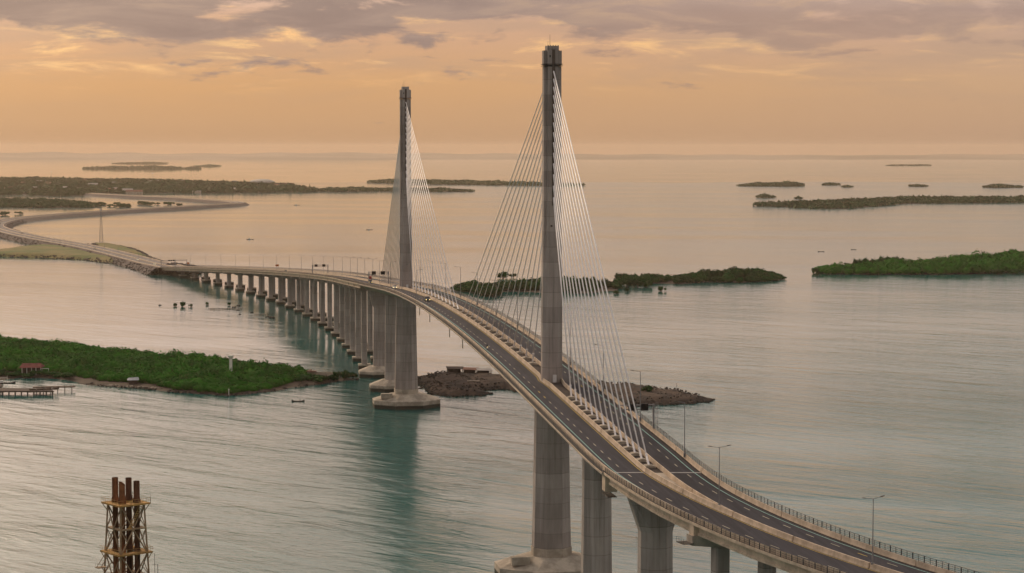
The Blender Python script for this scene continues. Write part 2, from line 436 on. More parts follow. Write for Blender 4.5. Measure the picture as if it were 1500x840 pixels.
def forest(name, poly, sp_, h, r, nleaf, leaf, seed, material, label, cat='mangrove', hvar=.35, inset=.5, z0=.2, taper=25.0, lowz=1.05, drop=0.0):
    P = scatter(poly, sp_, seed, inset); rs = np.random.RandomState(seed + 9)
    if drop: P = P[vnoise(P, sp_ * 4, seed + 2) > drop]
    d = sdist(P, poly)
    big = rs.rand(len(P)) ** 2.2                       # a few old crowns among many smaller ones
    hn = h * (1 - hvar * .5 + hvar * (vnoise(P, sp_ * 7, seed) * 1.5 - .25)) * (.55 + .45 * np.clip(d / taper, 0, 1)) * (.78 + .30 * rs.rand(len(P)) + .32 * big)
    R = r * (.62 + .45 * rs.rand(len(P)) + .55 * big)
    Hc = hn * lowz; C = np.column_stack([P, z0 + hn - Hc * .5])
    V, F = crowns(C, R, Hc, nleaf, leaf, seed)
    o = np_mesh(name, V, F, material); tag(o, label, cat, kind='stuff')
    return o


def boulders(name, pts, rmin, rmax, seed, material, parent=None, flat=.7, label=None, cat=None):
    rs = np.random.RandomState(seed); n = len(pts); pts = np.asarray(pts, float)
    R = rmin + (rmax - rmin) * rs.rand(n) ** 2
    jit = 1 + (rs.rand(n, 12, 1) - .5) * .7
    an = rs.rand(n) * 6.28; ca, sa = np.cos(an), np.sin(an)
    V = ICO_V[None] * jit * np.stack([R, R * (.6 + .5 * rs.rand(n)), R * flat], 1)[:, None, :]
    V = np.stack([V[..., 0] * ca[:, None] - V[..., 1] * sa[:, None], V[..., 0] * sa[:, None] + V[..., 1] * ca[:, None], V[..., 2]], -1) + pts[:, None, :]
    F = (ICO_F[None] + (np.arange(n) * 12)[:, None, None]).reshape(-1, 3)
    o = np_mesh(name, V.reshape(-1, 3), F, material, parent)
    tag(o, label, cat, kind='stuff')
    return o


def along(poly, step, seed, jitter=2.0, closed=True):
    rs = np.random.RandomState(seed); out = []; poly = np.array(poly, float); n = len(poly)
    for i in range(n if closed else n - 1):
        a = poly[i]; b_ = poly[(i + 1) % n]; L = np.linalg.norm(b_ - a)
        for k in range(max(1, int(L / step))): out.append(a + (b_ - a) * rs.rand() + (rs.rand(2) - .5) * 2 * jitter)
    return np.array(out)


# ---- far shore: hills closing the strait
def hills(name, y0, y1, hmax, seed, xs=(-27000, 27000), n=420, prof=None):
    rs = np.random.RandomState(seed); X = np.linspace(xs[0], xs[1], n)
    h = np.zeros(n)
    for a, wl in ((.45, 9000), (.28, 3900), (.17, 1700), (.10, 800), (.05, 380)):
        h += a * (np.interp(X, np.arange(xs[0] - wl, xs[1] + 2 * wl, wl), rs.rand(len(np.arange(xs[0] - wl, xs[1] + 2 * wl, wl)))))
    h = np.clip(h, .12, 1) * hmax
    if prof: h *= np.interp(X, *prof)
    rows = [(0.0, 0.0), (.12, .10), (.35, .45), (.6, .85), (.8, 1.0), (1.0, .6)]
    V = []; F = []
    for k, (fy, fh) in enumerate(rows):
        for i in range(n): V.append((X[i], y0 + (y1 - y0) * fy + 120 * math.sin(i * .37 + k), max(-1, fh * h[i] * (1 + .12 * math.sin(i * .9 + k * 2.2))) if k else -1))
    for k in range(len(rows) - 1):
        for i in range(n - 1): F.append((k * n + i, k * n + i + 1, (k + 1) * n + i + 1, (k + 1) * n + i))
    o = np_mesh(name, V, F, 'hill'); tag(o, kind='structure'); return o


hills('hills', 22300, 26500, 115, 4, prof=([-27000, -7000, -3000, 0, 1500, 3500, 27000], [.95, .95, 1.0, .88, .80, .78, .78]))

# ---- near green island left of the bridge
NEAR_I = [(-330, 1045), (-269, 1058), (-249, 1090), (-225, 1077), (-210, 1054), (-183, 1039), (-157, 1018), (-133, 1007), (-115, 1027), (-101, 1051),
          (-89, 1066), (-80, 1080), (-84, 1086), (-98, 1096), (-108, 1112), (-128, 1124), (-148, 1140), (-195, 1178), (-243, 1228), (-280, 1262), (-345, 1320), (-420, 1330), (-420, 1080)]
tag(land('mangrove_island_ground', NEAR_I, .9, 9, 3.0, 'mud', .5, 14, 3, wob=5), kind='structure')
VEG_I = [(-330, 1062), (-269, 1078), (-262, 1104), (-236, 1104), (-222, 1086), (-206, 1064), (-180, 1050), (-157, 1021), (-133, 1011), (-118, 1030), (-108, 1058), (-101, 1076), (-104, 1092),
         (-112, 1108), (-128, 1120), (-148, 1136), (-195, 1174), (-243, 1224), (-280, 1258), (-345, 1316), (-415, 1322), (-415, 1110)]
forest('mangrove_thicket', VEG_I, 3.6, 5.6, 3.1, 190, .50, 11, 'mangrove', 'dense green mangrove thicket covering the low island beside the bridge piers', hvar=.85, taper=22)
boulders('shore_rock', np.column_stack([along(NEAR_I[4:12], 1.6, 5, 2.5, False), np.full(len(along(NEAR_I[4:12], 1.6, 5, 2.5, False)), .25)]), .3, 1.3, 6, 'boulder', label='dark rocks along the shore of the mangrove island', cat='rocks')

# ---- reclaimed rock islet below the main span
ISLET = [(-45, 1070), (-42, 1046), (-36, 1016), (-29, 1005), (-16, 1008), (-12, 1014), (-20, 1027), (-2, 1036), (16, 1007), (34, 962), (53, 966), (69, 972), (83, 978), (92, 990), (86, 1000), (80, 1016), (70, 1030), (58, 1042), (36, 1052), (16, 1066), (-2, 1078), (-17, 1094), (-34, 1104), (-45, 1090)]
tag(land('rock_islet_ground', ISLET, 2.6, 9, 1.5, 'rock_land', 1.15, 8, 8, wob=5), kind='structure')
bp = np.vstack([along(ISLET, .35, 12, 3.4)]); bz = np.clip(sdist(bp, ISLET) * .28 + .35, .1, 2.4)
boulders('islet_boulder', np.column_stack([bp, bz]), .35, 1.5, 14, 'boulder', label='dark boulders armouring the edge of the rock islet', cat='boulders')
bp = scatter(ISLET, 2.6, 77, 2)
boulders('islet_rubble', np.column_stack([bp, 2.0 + 1.6 * (vnoise(bp, 8, 8) - .45) + np.clip(sdist(bp, ISLET) / 9, 0, .5)]), .2, 1.0, 15, 'boulder', flat=.6, label='loose brown rubble strewn over the rock islet', cat='rubble')

# ---- mangrove banks beyond the bridge
MID = [(-45, 1752), (-28, 1728), (-22, 1694), (-14, 1694), (-10, 1746), (17, 1738), (25, 1730), (45, 1746), (52, 1718), (60, 1722), (73, 1746), (86, 1752), (87, 1790), (80, 1830), (46, 1822), (23, 1836), (6, 1812), (-17, 1780), (-34, 1792), (-46, 1776)]
MID2 = [(109, 1850), (125, 1850), (148, 1842), (166, 1868), (175, 1872), (197, 1862), (224, 1880), (243, 1905), (240, 1945), (219, 1975), (189, 1930), (150, 1905), (119, 1892), (110, 1875)]
RIGHT = [(288, 1990), (318, 1982), (362, 1984), (413, 1985), (441, 1996), (471, 2014), (509, 2036), (620, 2070), (640, 2330), (571, 2300), (514, 2250), (471, 2165), (446, 2170), (404, 2105), (353, 2075), (301, 2022), (286, 2005)]
for nm, pl, sd_, lab in (('mangrove_bank', MID, 21, 'dark green mangrove bank seen through the stays of the pylon by the curving viaduct'),
                         ('mangrove_bank', MID2, 22, 'long low mangrove bank standing alone in open water beyond the stays'),
                         ('mangrove_bank', RIGHT, 23, 'large rising mangrove island with a bright green crest')):
    big = pl is RIGHT
    forest(nm, pl, 5.0 if not big else 5.6, 6.2 if not big else 8.5, 3.7 if not big else 4.4, 110, .90, sd_, 'mangrove_dark' if not big else 'mangrove', lab, hvar=.9, inset=-2.5, taper=16, drop=(.50 if pl is MID else .40) if not big else .2)
    tag(land('mangrove_bank_ground', [tuple(p) for p in pl], .25, 8, 6, 'mud', .1, 20, sd_), kind='structure')
# pale trees on the crest of the right island
# ---- far islands
FARR = [(500, 4330), (535, 4290), (583, 4150), (649, 4150), (713, 4290), (820, 4500), (918, 4560), (1107, 4620), (1400, 4640), (1400, 4950), (1232, 4900), (1141, 4900), (1010, 4930), (864, 4900), (706, 4600), (569, 4420), (505, 4350)]
STRIPL = [(-1250, 4310), (-1084, 4299), (-990, 4249), (-925, 4205), (-881, 4245), (-836, 4249), (-838, 4330), (-870, 4440), (-950, 4600), (-1036, 4660), (-1250, 4720)]
CORD = [(-2300, 5330), (-1367, 5320), (-1234, 5449), (-1148, 5230), (-1064, 5300), (-1095, 5616), (-985, 5616), (-812, 5659), (-605, 5748), (-517, 5793), (-500, 5860), (-594, 6060), (-736, 6620), (-916, 7020), (-1165, 7310), (-1429, 7471), (-1681, 7639), (-2300, 7816)]
TONGUE = [(-540, 5850), (-458, 5760), (-354, 5840), (-202, 5760), (-112, 5755), (-108, 5800), (-202, 5890), (-359, 5990), (-472, 5990), (-530, 5900)]
THIN = [(-488, 7290), (-410, 7150), (-288, 6950), (-109, 6820), (63, 6640), (169, 6635), (240, 6680), (66, 6860), (-115, 7210), (-258, 7360), (-407, 7500), (-498, 7420)]
FAR = [(FARR, 'long low wooded island spread across the far water', 24, 8, 16, 24, 31, 110),
       (STRIPL, 'dark mangrove strip lying between the bends of the causeway', 16, 8, 11, 26, 32, 60),
       (CORD, 'wooded coastal town shore where the causeway lands', 34, 11, 24, 24, 33, 200),
       (TONGUE, 'thin mangrove spit behind the stays of the pylon by the paired-column viaduct', 16, 8, 11, 22, 34, 40),
       (THIN, 'thin hazy wooded sandbank beyond the mangrove spit', 26, 9, 15, 18, 35, 60)]
for pl, lab, sp_, h_, r_, nl, sd_, ed in FAR:
    forest('far_woodland', pl, sp_, h_, r_, nl, r_ * .30, sd_, 'foliage_far', lab, 'woodland', hvar=.6, inset=0, taper=ed)
    tag(land('far_island_ground', pl, .6, 30, 30, 'mud', .2, 90, sd_), kind='structure')


def islet(cx, cy, L, D_, h_, seed, label, n=14):
    rs = random.Random(seed); pl = []
    for i in range(n):
        a = 2 * math.pi * i / n; k = .8 + .4 * rs.random(); pl.append((cx + L / 2 * math.cos(a) * k, cy + D_ / 2 * math.sin(a) * k))
    sp_ = max(6.0, L / 16)
    return forest('wooded_islet', pl, sp_, h_, sp_ * .8, 26, sp_ * .24, seed, 'foliage_far', label, 'islet', hvar=.7, inset=-2, taper=D_ / 3)


for a in ((812, 6640, 200, 120, 12, 51, 'hazy wooded islet with a low tail, beyond the long wooded island'), (1012, 6800, 50, 60, 9, 52, 'small dome-shaped islet beside the low-tailed hazy islet'),
          (1008, 6440, 26, 50, 8, 53, 'tiny round islet just before the dome-shaped one'), (1243, 6560, 48, 70, 10, 54, 'compact hazy islet alone beyond the long wooded island'),
          (1465, 6400, 122, 70, 9, 55, 'split hazy islet of two low humps'), (598, 5060, 38, 40, 8, 56, 'flat little mangrove islet off the tip of the long wooded island'),
          (664, 4950, 11, 20, 7, 57, 'lone round mangrove bush off the tip of the long wooded island'),
          (-2125, 12250, 620, 160, 10, 58, 'very distant long islet in the orange haze'), (-1990, 14000, 150, 100, 8, 59, 'very distant small islet off the end of the long hazy one'),
          (-2845, 16420, 380, 120, 8, 60, 'faintest distant islet just under the horizon'), (2660, 14400, 300, 120, 8, 61, 'faint distant islet in the grey haze')):
    islet(*a)

# ------------------------------------------------------------------ single trees standing in the water
TREE_MESH = []
for k in range(5):
    rs = np.random.RandomState(100 + k); n = 9
    off = np.column_stack([rs.normal(size=n) * .30, rs.normal(size=n) * .30, .27 + .32 * rs.rand(n)])
    V, F = crowns(off, .22 + .10 * rs.rand(n), .50 + .20 * rs.rand(n), 60, .075, 200 + k)
    me = bpy.data.meshes.new('crown'); me.from_pydata(V.tolist(), [], F.tolist()); me.update(); me.materials.append(MATS['mangrove_dark'])
    tb = MB(); tb.tube((0, 0, -.06), (0.01, 0, .5), .045, .028, 7)
    for q in range(5):
        a = q * 1.256 + k; tb.tube((.13 * math.cos(a), .13 * math.sin(a), -.05), (.0, 0, .22), .014, .02, 5)
        tb.tube((0, 0, .36), (.26 * math.cos(a + .5), .26 * math.sin(a + .5), .62), .022, .010, 5)
    TREE_MESH.append((me, tb.mesh('trunk', 'bark')))


def tree(x, y, h, wd, label, group, zb=0.0, k=None):
    k = rnd.randrange(5) if k is None else k
    r = empty('mangrove_tree', (x, y, zb), rnd.random() * 6.28); r.scale = (wd, wd, h)
    link('crown', TREE_MESH[k][0], r); link('trunk', TREE_MESH[k][1], r)
    tag(r, label, 'tree', group); return r


G1 = 'mangroves standing loose around the banks beyond the stays'
for x, y, h, wd in ((-8, 1924, 8, 8), (1, 1934, 5, 4), (96, 1894, 8.5, 9), (104, 1894, 7, 6), (92, 1822, 9, 9), (97, 1800, 9, 9), (100, 1836, 9, 8), (106, 1846, 10, 8), (106, 1800, 8, 7.5), (113, 1798, 8, 8), (89, 1800, 8, 8),
                    (122, 1749, 5, 6), (94, 1740, 4, 3), (84, 1716, 4, 3.5), (-20, 1690, 7, 8), (-15, 1684, 6, 7)):
    tree(x, y, h, wd, 'loose mangrove tree standing in shallow water among the banks beyond the stays', G1)
for x, y, h, wd in ((282, 1966, 4.5, 5), (281, 1990, 6, 3), (287, 2000, 6, 6), (452, 1985, 6, 11), (468, 1992, 6, 12)):
    tree(x, y, h, wd, 'small mangrove standing in water off the large rising mangrove island', 'mangroves off the large island')
for x, y, h, wd in ((-250, 1582, 3.2, 2.3), (-243.5, 1576, 4.8, 3.2), (-237, 1575, 2.8, 2.8), (-228, 1595, 2.8, 2.0), (-211, 1590, 3, 2.2)):
    tree(x, y, h, wd, 'stunted lone mangrove in the shallows near the long row of viaduct piers', 'stunted mangroves near the viaduct')
for x, y in ((-857, 4402), (-829, 4299), (-859, 4480), (-842, 4420), (-809, 4299), (-823, 4456), (-814, 4430), (-780, 4249), (-783, 4350), (-796, 4370), (-762, 4249), (-784, 4510), (-770, 4480), (-765, 4456), (-755, 4430), (-745, 4402), (-737, 4456), (-708, 4402), (-677, 4350), (-721, 4510), (-889, 3730), (-893, 3768), (-876, 3807)):
    s = rnd.uniform(7, 13); tree(x, y, s * .7, s * 1.15, 'tiny far mangrove in the row trailing off the dark mangrove strip', 'far mangroves trailing off the strip')
for px, yy in ((330, 2040), (338, 2050), (347, 2056), (356, 2060), (366, 2066), (374, 2072)):
    tree(px, yy, 13 + rnd.random() * 3, 9, 'taller pale tree rising above the crest of the large mangrove island', 'taller trees on the large island', k=rnd.randrange(5))

# ------------------------------------------------------------------ bridge alignment
A0 = Vector((10.78, 580.09)); D0 = Vector((.15082, -.9886)); N0 = Vector((.9886, .15082))
T1 = 120.96; K1 = .00369; T2 = -690.0; R2 = 2600.0


def cen(t):
    if T2 <= t <= T1: return A0 + D0 * t, D0
    if t < T2:
        a = (T2 - t) / R2; E_ = -D0
        return A0 + E_ * (-T2) + E_ * R2 * math.sin(a) - N0 * R2 * (1 - math.cos(a)), -(E_ * math.cos(a) - N0 * math.sin(a))
    a = K1 * (t - T1); R = 1 / K1
    return A0 + D0 * T1 + D0 * R * math.sin(a) + N0 * R * (1 - math.cos(a)), D0 * math.cos(a) + N0 * math.sin(a)


def road(t):
    tau = abs(t + 195)
    if tau <= 195: return 57.8 - 1.1045e-4 * tau * tau
    if t < 0: return 53.6 - .0446 * (-390 - t)
    return 53.6 - .043 * t if t < 120 else 48.44 - .0406 * (t - 120)


def se(t): return -.058 * min(1, max(0, (t - 110) / 40))


def P(t, n, dz):
    c, d = cen(t); nn = Vector((-d.y, d.x)); q = c + nn * n
    return (q.x, q.y, road(t) + se(t) * n + dz)


def head(t):
    c, d = cen(t); return math.atan2(d.y, d.x)


def med(t):
    """half width of the open median"""
    if -520 <= t <= 130: b_ = 2.3
    else:
        k = (t - 130) / 45 if t > 0 else (-520 - t) / 45
        b_ = 2.3 - min(1, k) * 1.9
    for tt in (0, -390):
        u = abs(t - tt) / 8.5
        if u < 1: b_ += .72 * .5 * (1 + math.cos(math.pi * u))
    return b_


def stations(t0, t1, step):
    n = max(1, int(math.ceil(abs(t1 - t0) / step))); return [t0 + (t1 - t0) * i / n for i in range(n + 1)]


def sweep(sec, t0, t1, step, closed=True):
    """sec: list of (n, dz) or function t -> list"""
    mb = MB(); rings = []
    for t in stations(t0, t1, step):
        s_ = sec(t) if callable(sec) else sec
        rings.append([P(t, n, dz) for n, dz in s_])
    if closed: mb.loft(rings)
    else:
        n = len(rings[0]); mb.v = [p for r in rings for p in r]
        for k in range(len(rings) - 1):
            for i in range(n - 1): mb.f.append((k * n + i, k * n + i + 1, (k + 1) * n + i + 1, (k + 1) * n + i))
    return mb


BO = 10.1      # inner foot of the outer barrier


def barrier_sec(n0, sgn, h=1.0):
    """precast safety barrier, traffic face at n0, body towards sgn"""
    pts = [(n0, -.05), (n0 + sgn * .13, .38), (n0 + sgn * .22, h), (n0 + sgn * .46, h), (n0 + sgn * .50, -.05)]
    return pts if sgn > 0 else pts[::-1]


def build_roadway(parent, t0, t1, step=6):
    for sg in (-1, 1):
        rw = sweep(lambda t: ([(med(t) + .02, .004), (BO - .02, .004)] if sg > 0 else [(-BO + .02, .004), (-med(t) - .02, .004)]), t0, t1, step, False).obj('roadway', 'asphalt', parent)
        sweep(lambda t: [(sg * 8.55 - .10, .010), (sg * 8.55 + .10, .010)], t0, t1, step, False).obj('edge_line', 'paint_teal', rw)
        sweep(lambda t: ([(BO - .55, .008), (BO - .03, .008)] if sg > 0 else [(-BO + .03, .008), (-BO + .55, .008)]), t0, t1, step, False).obj('foot_shadow_dirt', 'foot_shadow_dirt', rw)  # barrier's shadow line and foot dirt painted together as one dark strip
        def yl(t):
            n = sg * (med(t) + .42); return [(n - .09, .010), (n + .09, .010)]
        sweep(yl, t0, t1, step, False).obj('edge_line', 'paint_yellow', rw)
        t = math.ceil(t0 / 12.0) * 12.0
        while t < t1 - 4:
            mm = 'paint_yellow' if rnd.random() < .10 else 'paint_white'
            nd = sg * 6.5
            sweep([(nd - .10, .011), (nd + .10, .011)], t, t + 2.9, 3, False).obj('lane_dash', mm, rw)
            t += 8.6


def build_barriers(parent, t0, t1, seg=24.0, step=6):
    for sg in (-1, 1):
        for which in ('outer', 'median'):
            n = max(1, round((t1 - t0) / seg)); L = (t1 - t0) / n
            for i in range(n):
                a = t0 + i * L + .22; b_ = t0 + (i + 1) * L - .22
                if which == 'outer': mb = sweep(barrier_sec(sg * BO, sg), a, b_, step)
                else: mb = sweep(lambda t: barrier_sec(sg * med(t), -sg, 1.0), a, b_, step)
                mb.obj('barrier_segment', 'concrete_barrier', parent)


def build_railing(parent, t0, t1, nr0, single_from=None, step=6):
    """steel parapet at the deck edge: rails, near posts one by one, far posts joined"""
    for sg in (-1, 1):
        rail = MB()
        nr, up = (nr0, 0.0) if sg < 0 else (BO + .36, .94)      # on the sea side the fence stands on the barrier
        for dz, r in ((1.22, .045), (.85, .03), (.5, .03), (.18, .03)):
            dz += up
            ts = stations(t0, t1, step)
            rings = []
            for t in ts:
                x, y, z_ = P(t, sg * nr, dz)
                rings.append([(x, y, z_ - r), (x + r, y, z_), (x, y, z_ + r), (x - r, y, z_)])
            rail.loft(rings)
        ro = rail.obj('railing', 'railing_steel', parent)
        posts = MB(); t = t0 + .6; k = 0
        while t < t1:
            mb = MB(); wd = .10 if k % 2 == 0 else .05
            x, y, z_ = P(t, sg * nr, .63 + up); mb.box((x, y, z_), (wd * 1.5, wd, 1.26), head(t))
            if single_from is not None and t >= single_from: mb.obj('post', 'railing_steel', ro)
            else: posts.add(mb.v, mb.f)
            t += 1.6; k += 1
        if posts.v: tag(posts.obj('far_posts', 'railing_steel', ro), kind='stuff')
        # fine wire infill between the posts
        wires = MB(); t = t0 + .4
        while t < t1:
            x, y, z_ = P(t, sg * nr, .65 + up); wires.box((x, y, z_), (.018, .018, 1.1), head(t)); t += .4 if t > -150 else .8
        tag(wires.obj('infill_bars', 'railing_steel', ro), kind='stuff')


# ------------------------------------------------------------------ main bridge
BR = empty('cable_stayed_bridge', (A0.x, A0.y, 0)); BRL = BR
tag(BR, 'concrete cable-stayed bridge with two slender single pylons and fans of white stays', 'bridge')
BR.location = (0, 0, 0)
TB0, TB1 = -520.0, 130.0
deck = sweep([(-11.75, -.06), (-11.75, -.42), (-7.2, -2.6), (-4.2, -3.9), (4.2, -3.9), (7.2, -2.6), (11.75, -.42), (11.75, -.06)][::-1], TB0, TB1, 8).obj('deck', 'concrete_deck', BR)
sweep(lambda t: [(-med(t) + .5, -.045), (med(t) - .5, -.045)], TB0, TB1, 3, False).obj('median_floor', 'median_dirt', deck)
for sg in (-1, 1):
    sweep([(sg * 11.12 - .50, -.05), (sg * 11.12 + .50, -.05)], TB0, TB1, 8, False).obj('walkway', 'walkway', deck)
    sweep([(sg * 11.70 - .06, -.10), (sg * 11.70 + .09, -.10), (sg * 11.70 + .09, .04), (sg * 11.70 - .06, .04)], TB0, TB1, 8).obj('edge_kerb', 'concrete_barrier', deck)
build_roadway(BR, TB0, TB1)
build_barriers(BR, TB0, TB1)
build_railing(BR, TB0, TB1, 11.45, single_from=-60.0)
for tj in (130.0, -520.0):
    for sg in (-1, 1):
        sweep(lambda t: [(sg * (med(tj) + .3), .016), (sg * (BO - .1), .016)][::sg], tj - .4, tj + .4, 1, False).obj('expansion_joint', 'joint_steel', BR)
for t in (-232, -198, -139, -105):
    mb = MB(); a = P(t, -10.9, -.9); mb.tube(a, (a[0], a[1], a[2] - 2.6), .15, n=8); mb.tube((a[0], a[1], a[2] - 2.6), (a[0], a[1], a[2] - 2.9), .21, n=8)
    mb.obj('drain_pipe', 'concrete_barrier', BR)


def rot2(t):
    c, d = cen(t); return c, d, Vector((-d.y, d.x))


def ring(t, pts, z_):
    c, d, n_ = rot2(t); return [(c.x + n_.x * a + d.x * b_, c.y + n_.y * a + d.y * b_, z_) for a, b_ in pts]


def octo(a, b_=None, k=.414):
    b_ = a if b_ is None else b_; q = [(a, -b_ * k), (a, b_ * k), (a * k, b_), (-a * k, b_), (-a, b_ * k), (-a, -b_ * k), (-a * k, -b_), (a * k, -b_)]
    return q


def plus(an, bt, bn, at, c):
    """cross plan; c=0 re-entrant corners pushed out to a plain octagon, c=1 full notch"""
    out = []
    for sx_, sy_ in ((1, 1), (-1, 1), (-1, -1), (1, -1)):
        hx, hy = (an + bn) / 2, (bt + at) / 2; cx, cy = hx + (bn - hx) * c, hy + (bt - hy) * c
        tri = [(an, bt), (cx, cy), (bn, at)]
        if sx_ * sy_ < 0: tri = tri[::-1]
        out += [(x * sx_, y * sy_) for x, y in tri]
    return out


def stay_z(i): return 137.6 - 2.05 * i - .043 * i * i       # i = 0 is the longest stay


def pylon(t, name='pylon'):
    c, d, n_ = rot2(t); zr = road(t)
    lv = [(zr - 3.0, 2.80, 1.16, 1.16, 2.95, 0), (62, 2.75, 1.15, 1.2, 2.9, 0), (76, 2.68, 1.2, 1.25, 2.82, 0.0), (88, 2.55, 1.22, 1.35, 2.75, .35), (100, 2.46, 1.25, 1.42, 2.7, .8), (115, 2.42, 1.28, 1.45, 2.65, 1.0), (138.9, 2.38, 1.3, 1.45, 2.6, 1.0)]
    sh = MB().loft([ring(t, plus(an, bt, bn, at, cc), z_) for z_, an, bt, bn, at, cc in lv]).obj(name, 'concrete_pylon', BR)
    MB().loft([ring(t, octo(4.35), zr - 3.7), ring(t, octo(4.55), 38), ring(t, octo(4.85), 20), ring(t, octo(5.1), 8.2)]).obj('lower_leg', 'concrete_pylon', sh)
    MB().loft([ring(t, octo(5.3), 8.2), ring(t, octo(5.3), 6.0)][::-1]).obj('leg_base', 'concrete_footing', sh)
    MB().loft([ring(t, octo(15.0, 12.5), -1.5), ring(t, octo(15.0, 12.5), 3.4), ring(t, octo(7.2, 6.6), 6.0)]).obj('footing', 'concrete_footing', sh)
    fb = MB()
    cc = c + n_ * -9.5 + d * 6.0
    fb.box((cc.x, cc.y, 5.6), (5.0, 2.6, 2.2), math.atan2(n_.y, n_.x)); fb.obj('plinth', 'concrete_footing', sh)
    # crown: taller core and shorter wings
    MB().loft([ring(t, plus(2.46, 1.4, 1.55, 2.68, 1), 139.3), ring(t, plus(2.46, 1.4, 1.55, 2.68, 1), 143.2)]).obj('crown', 'concrete_pylon', sh)
    MB().loft([ring(t, [(1.56, -2.0), (1.56, 2.0), (-1.56, 2.0), (-1.56, -2.0)], 143.2), ring(t, [(1.56, -2.0), (1.56, 2.0), (-1.56, 2.0), (-1.56, -2.0)], 144.4)]).obj('crown_cap', 'concrete_pylon', sh)
    mb = MB()
    for a in (-1.35, -.7, 0, .7, 1.35):
        for bq in (-1.8, 1.8): q = c + n_ * a + d * bq; mb.box((q.x, q.y, 144.5), (.3, .3, .22), head(t))
    mb.obj('parapet_stud', 'concrete_pylon', sh)
    mb = MB(); q = c + n_ * -.55; mb.tube((q.x, q.y, 144.4), (q.x, q.y, 147.6), .06, .03, 6); q2 = c + n_ * -1.1; mb.tube((q2.x, q2.y, 144.4), (q2.x, q2.y, 145.8), .04, .03, 5)
    mb.obj('lightning_rod', 'steel_dark', sh)
    for zz in (139.1, 139.55):
        MB().loft([ring(t, octo(2.75, 2.95, .6), zz - .05), ring(t, octo(2.75, 2.95, .6), zz + .05)]).obj('service_ring', 'steel_dark', sh)
    for sg in (-1, 1):
        zt = 143.4; mb = MB()
        mb.loft([ring(t, [(-.40, sg * 2.5), (.40, sg * 2.5), (.40, sg * (2.5 + dd)), (-.40, sg * (2.5 + dd))][::sg], z_) for z_, dd in ((101.5, .34), (zt, .34))])
        ch = mb.obj('anchor_channel', 'channel', sh)
        q = c + n_ * (-.95) + d * (sg * 2.70); MB().box((q.x, q.y, 141.6), (.05, .35, .6), head(t)).obj('vent', 'sign_black', sh)
        if sg > 0:
            q = c + n_ * .3 + d * 3.25; MB().box((q.x, q.y, zr + 1.0), (.55, .95, 2.0), head(t)).obj('cabinet', 'cabinet', sh)
            q = c + n_ * -.55 + d * 2.9; MB().box((q.x, q.y, 96.0), (.05, .5, .5), head(t)).obj('hatch', 'channel', sh)
    return sh


for t in (0.0, -390.0):
    pl_ = pylon(t)

# stays
for tp in (0.0, -390.0):
    for side_ in (1, -1):
        main = (tp == 0 and side_ < 0) or (tp == -390 and side_ > 0)
        for j in range(14):
            i = 13 - j
            dist = (32.6 + 12.0 * j) if main else (30.5 + 7.2 * j)
            ta = tp + side_ * dist
            top = Vector((*[*(lambda q: (q.x, q.y))(cen(tp)[0] + cen(tp)[1] * (side_ * 2.75))], stay_z(i)))
            bot = Vector(P(ta, 0, .35))
            ax = (top - bot).normalized()
            mb = MB(); rs_ = .125 if main else .165; mb.tube(bot, top, rs_, rs_, 8); st = mb.obj('stay_cable', 'stay_white', BR, True)
            mb = MB(); mb.tube(bot - ax * .2, bot + ax * 3.2, .23, .21, 10); mb.tube(bot + ax * 3.2, bot + ax * 3.5, .30, .30, 10); mb.tube(bot + ax * 1.2, bot + ax * 1.4, .29, .29, 10)
            mb.obj('socket', 'stay_white', st, False)
            mb = MB(); mb.tube(top - ax * 1.7, top - ax * .1, .19, .19, 8); mb.obj('guide_pipe', 'stay_white', st)
            # concrete corbel the stay is anchored in
            x, y, z_ = P(ta, 0, 0)
            c, d, n_ = rot2(ta)
            sec = [(1.15, -.04), (1.15, .38), (.35, .62), (-.35, .62), (-1.15, .38), (-1.15, -.04)]
            hl = 1.15 if main else .85
            r0 = [P(ta - hl, a * 1.15, b_) for a, b_ in sec]; r1 = [P(ta + hl, a * 1.15, b_) for a, b_ in sec]
            MB().loft([r1, r0]).obj('anchor_block', 'anchor_concrete', st)


def side_pier(t, half, flare, foot):
    zr = road(t) - 3.9
    if not flare:
        mb = MB().loft([ring(t, octo(half * 1.12), 5.5), ring(t, octo(half), zr - .3)])
    else:
        k = -.029 * 0
        mb = MB().loft([ring(t, octo(half * 1.06), 5.5), ring(t, octo(half), zr - 8.5), ring(t, octo(half * 1.9, half * .98), zr + .6), ring(t, octo(half * 1.9, half * .98), zr + 2.2)])
    pr = mb.obj('pier', 'concrete_pier', BR)
    MB().loft([ring(t, octo(foot, foot * .8), -1.5), ring(t, octo(foot, foot * .8), 3.0), ring(t, octo(half * 1.5, half * 1.5), 5.5)]).obj('footing', 'concrete_footing', pr)
    bx_ = MB()
    if not flare:
        for a in (-2.6, 2.6):
            c, d, n_ = rot2(t); q = c + n_ * a; bx_.box((q.x, q.y, zr - .15), (2.0, 1.6, .5), head(t))
        bx_.obj('bearing', 'concrete_pier', pr)
    return pr


side_pier(65, 3.25, False, 11); side_pier(-455, 3.25, False, 11)
side_pier(130, 3.45, True, 11); side_pier(-520, 3.45, True, 11)


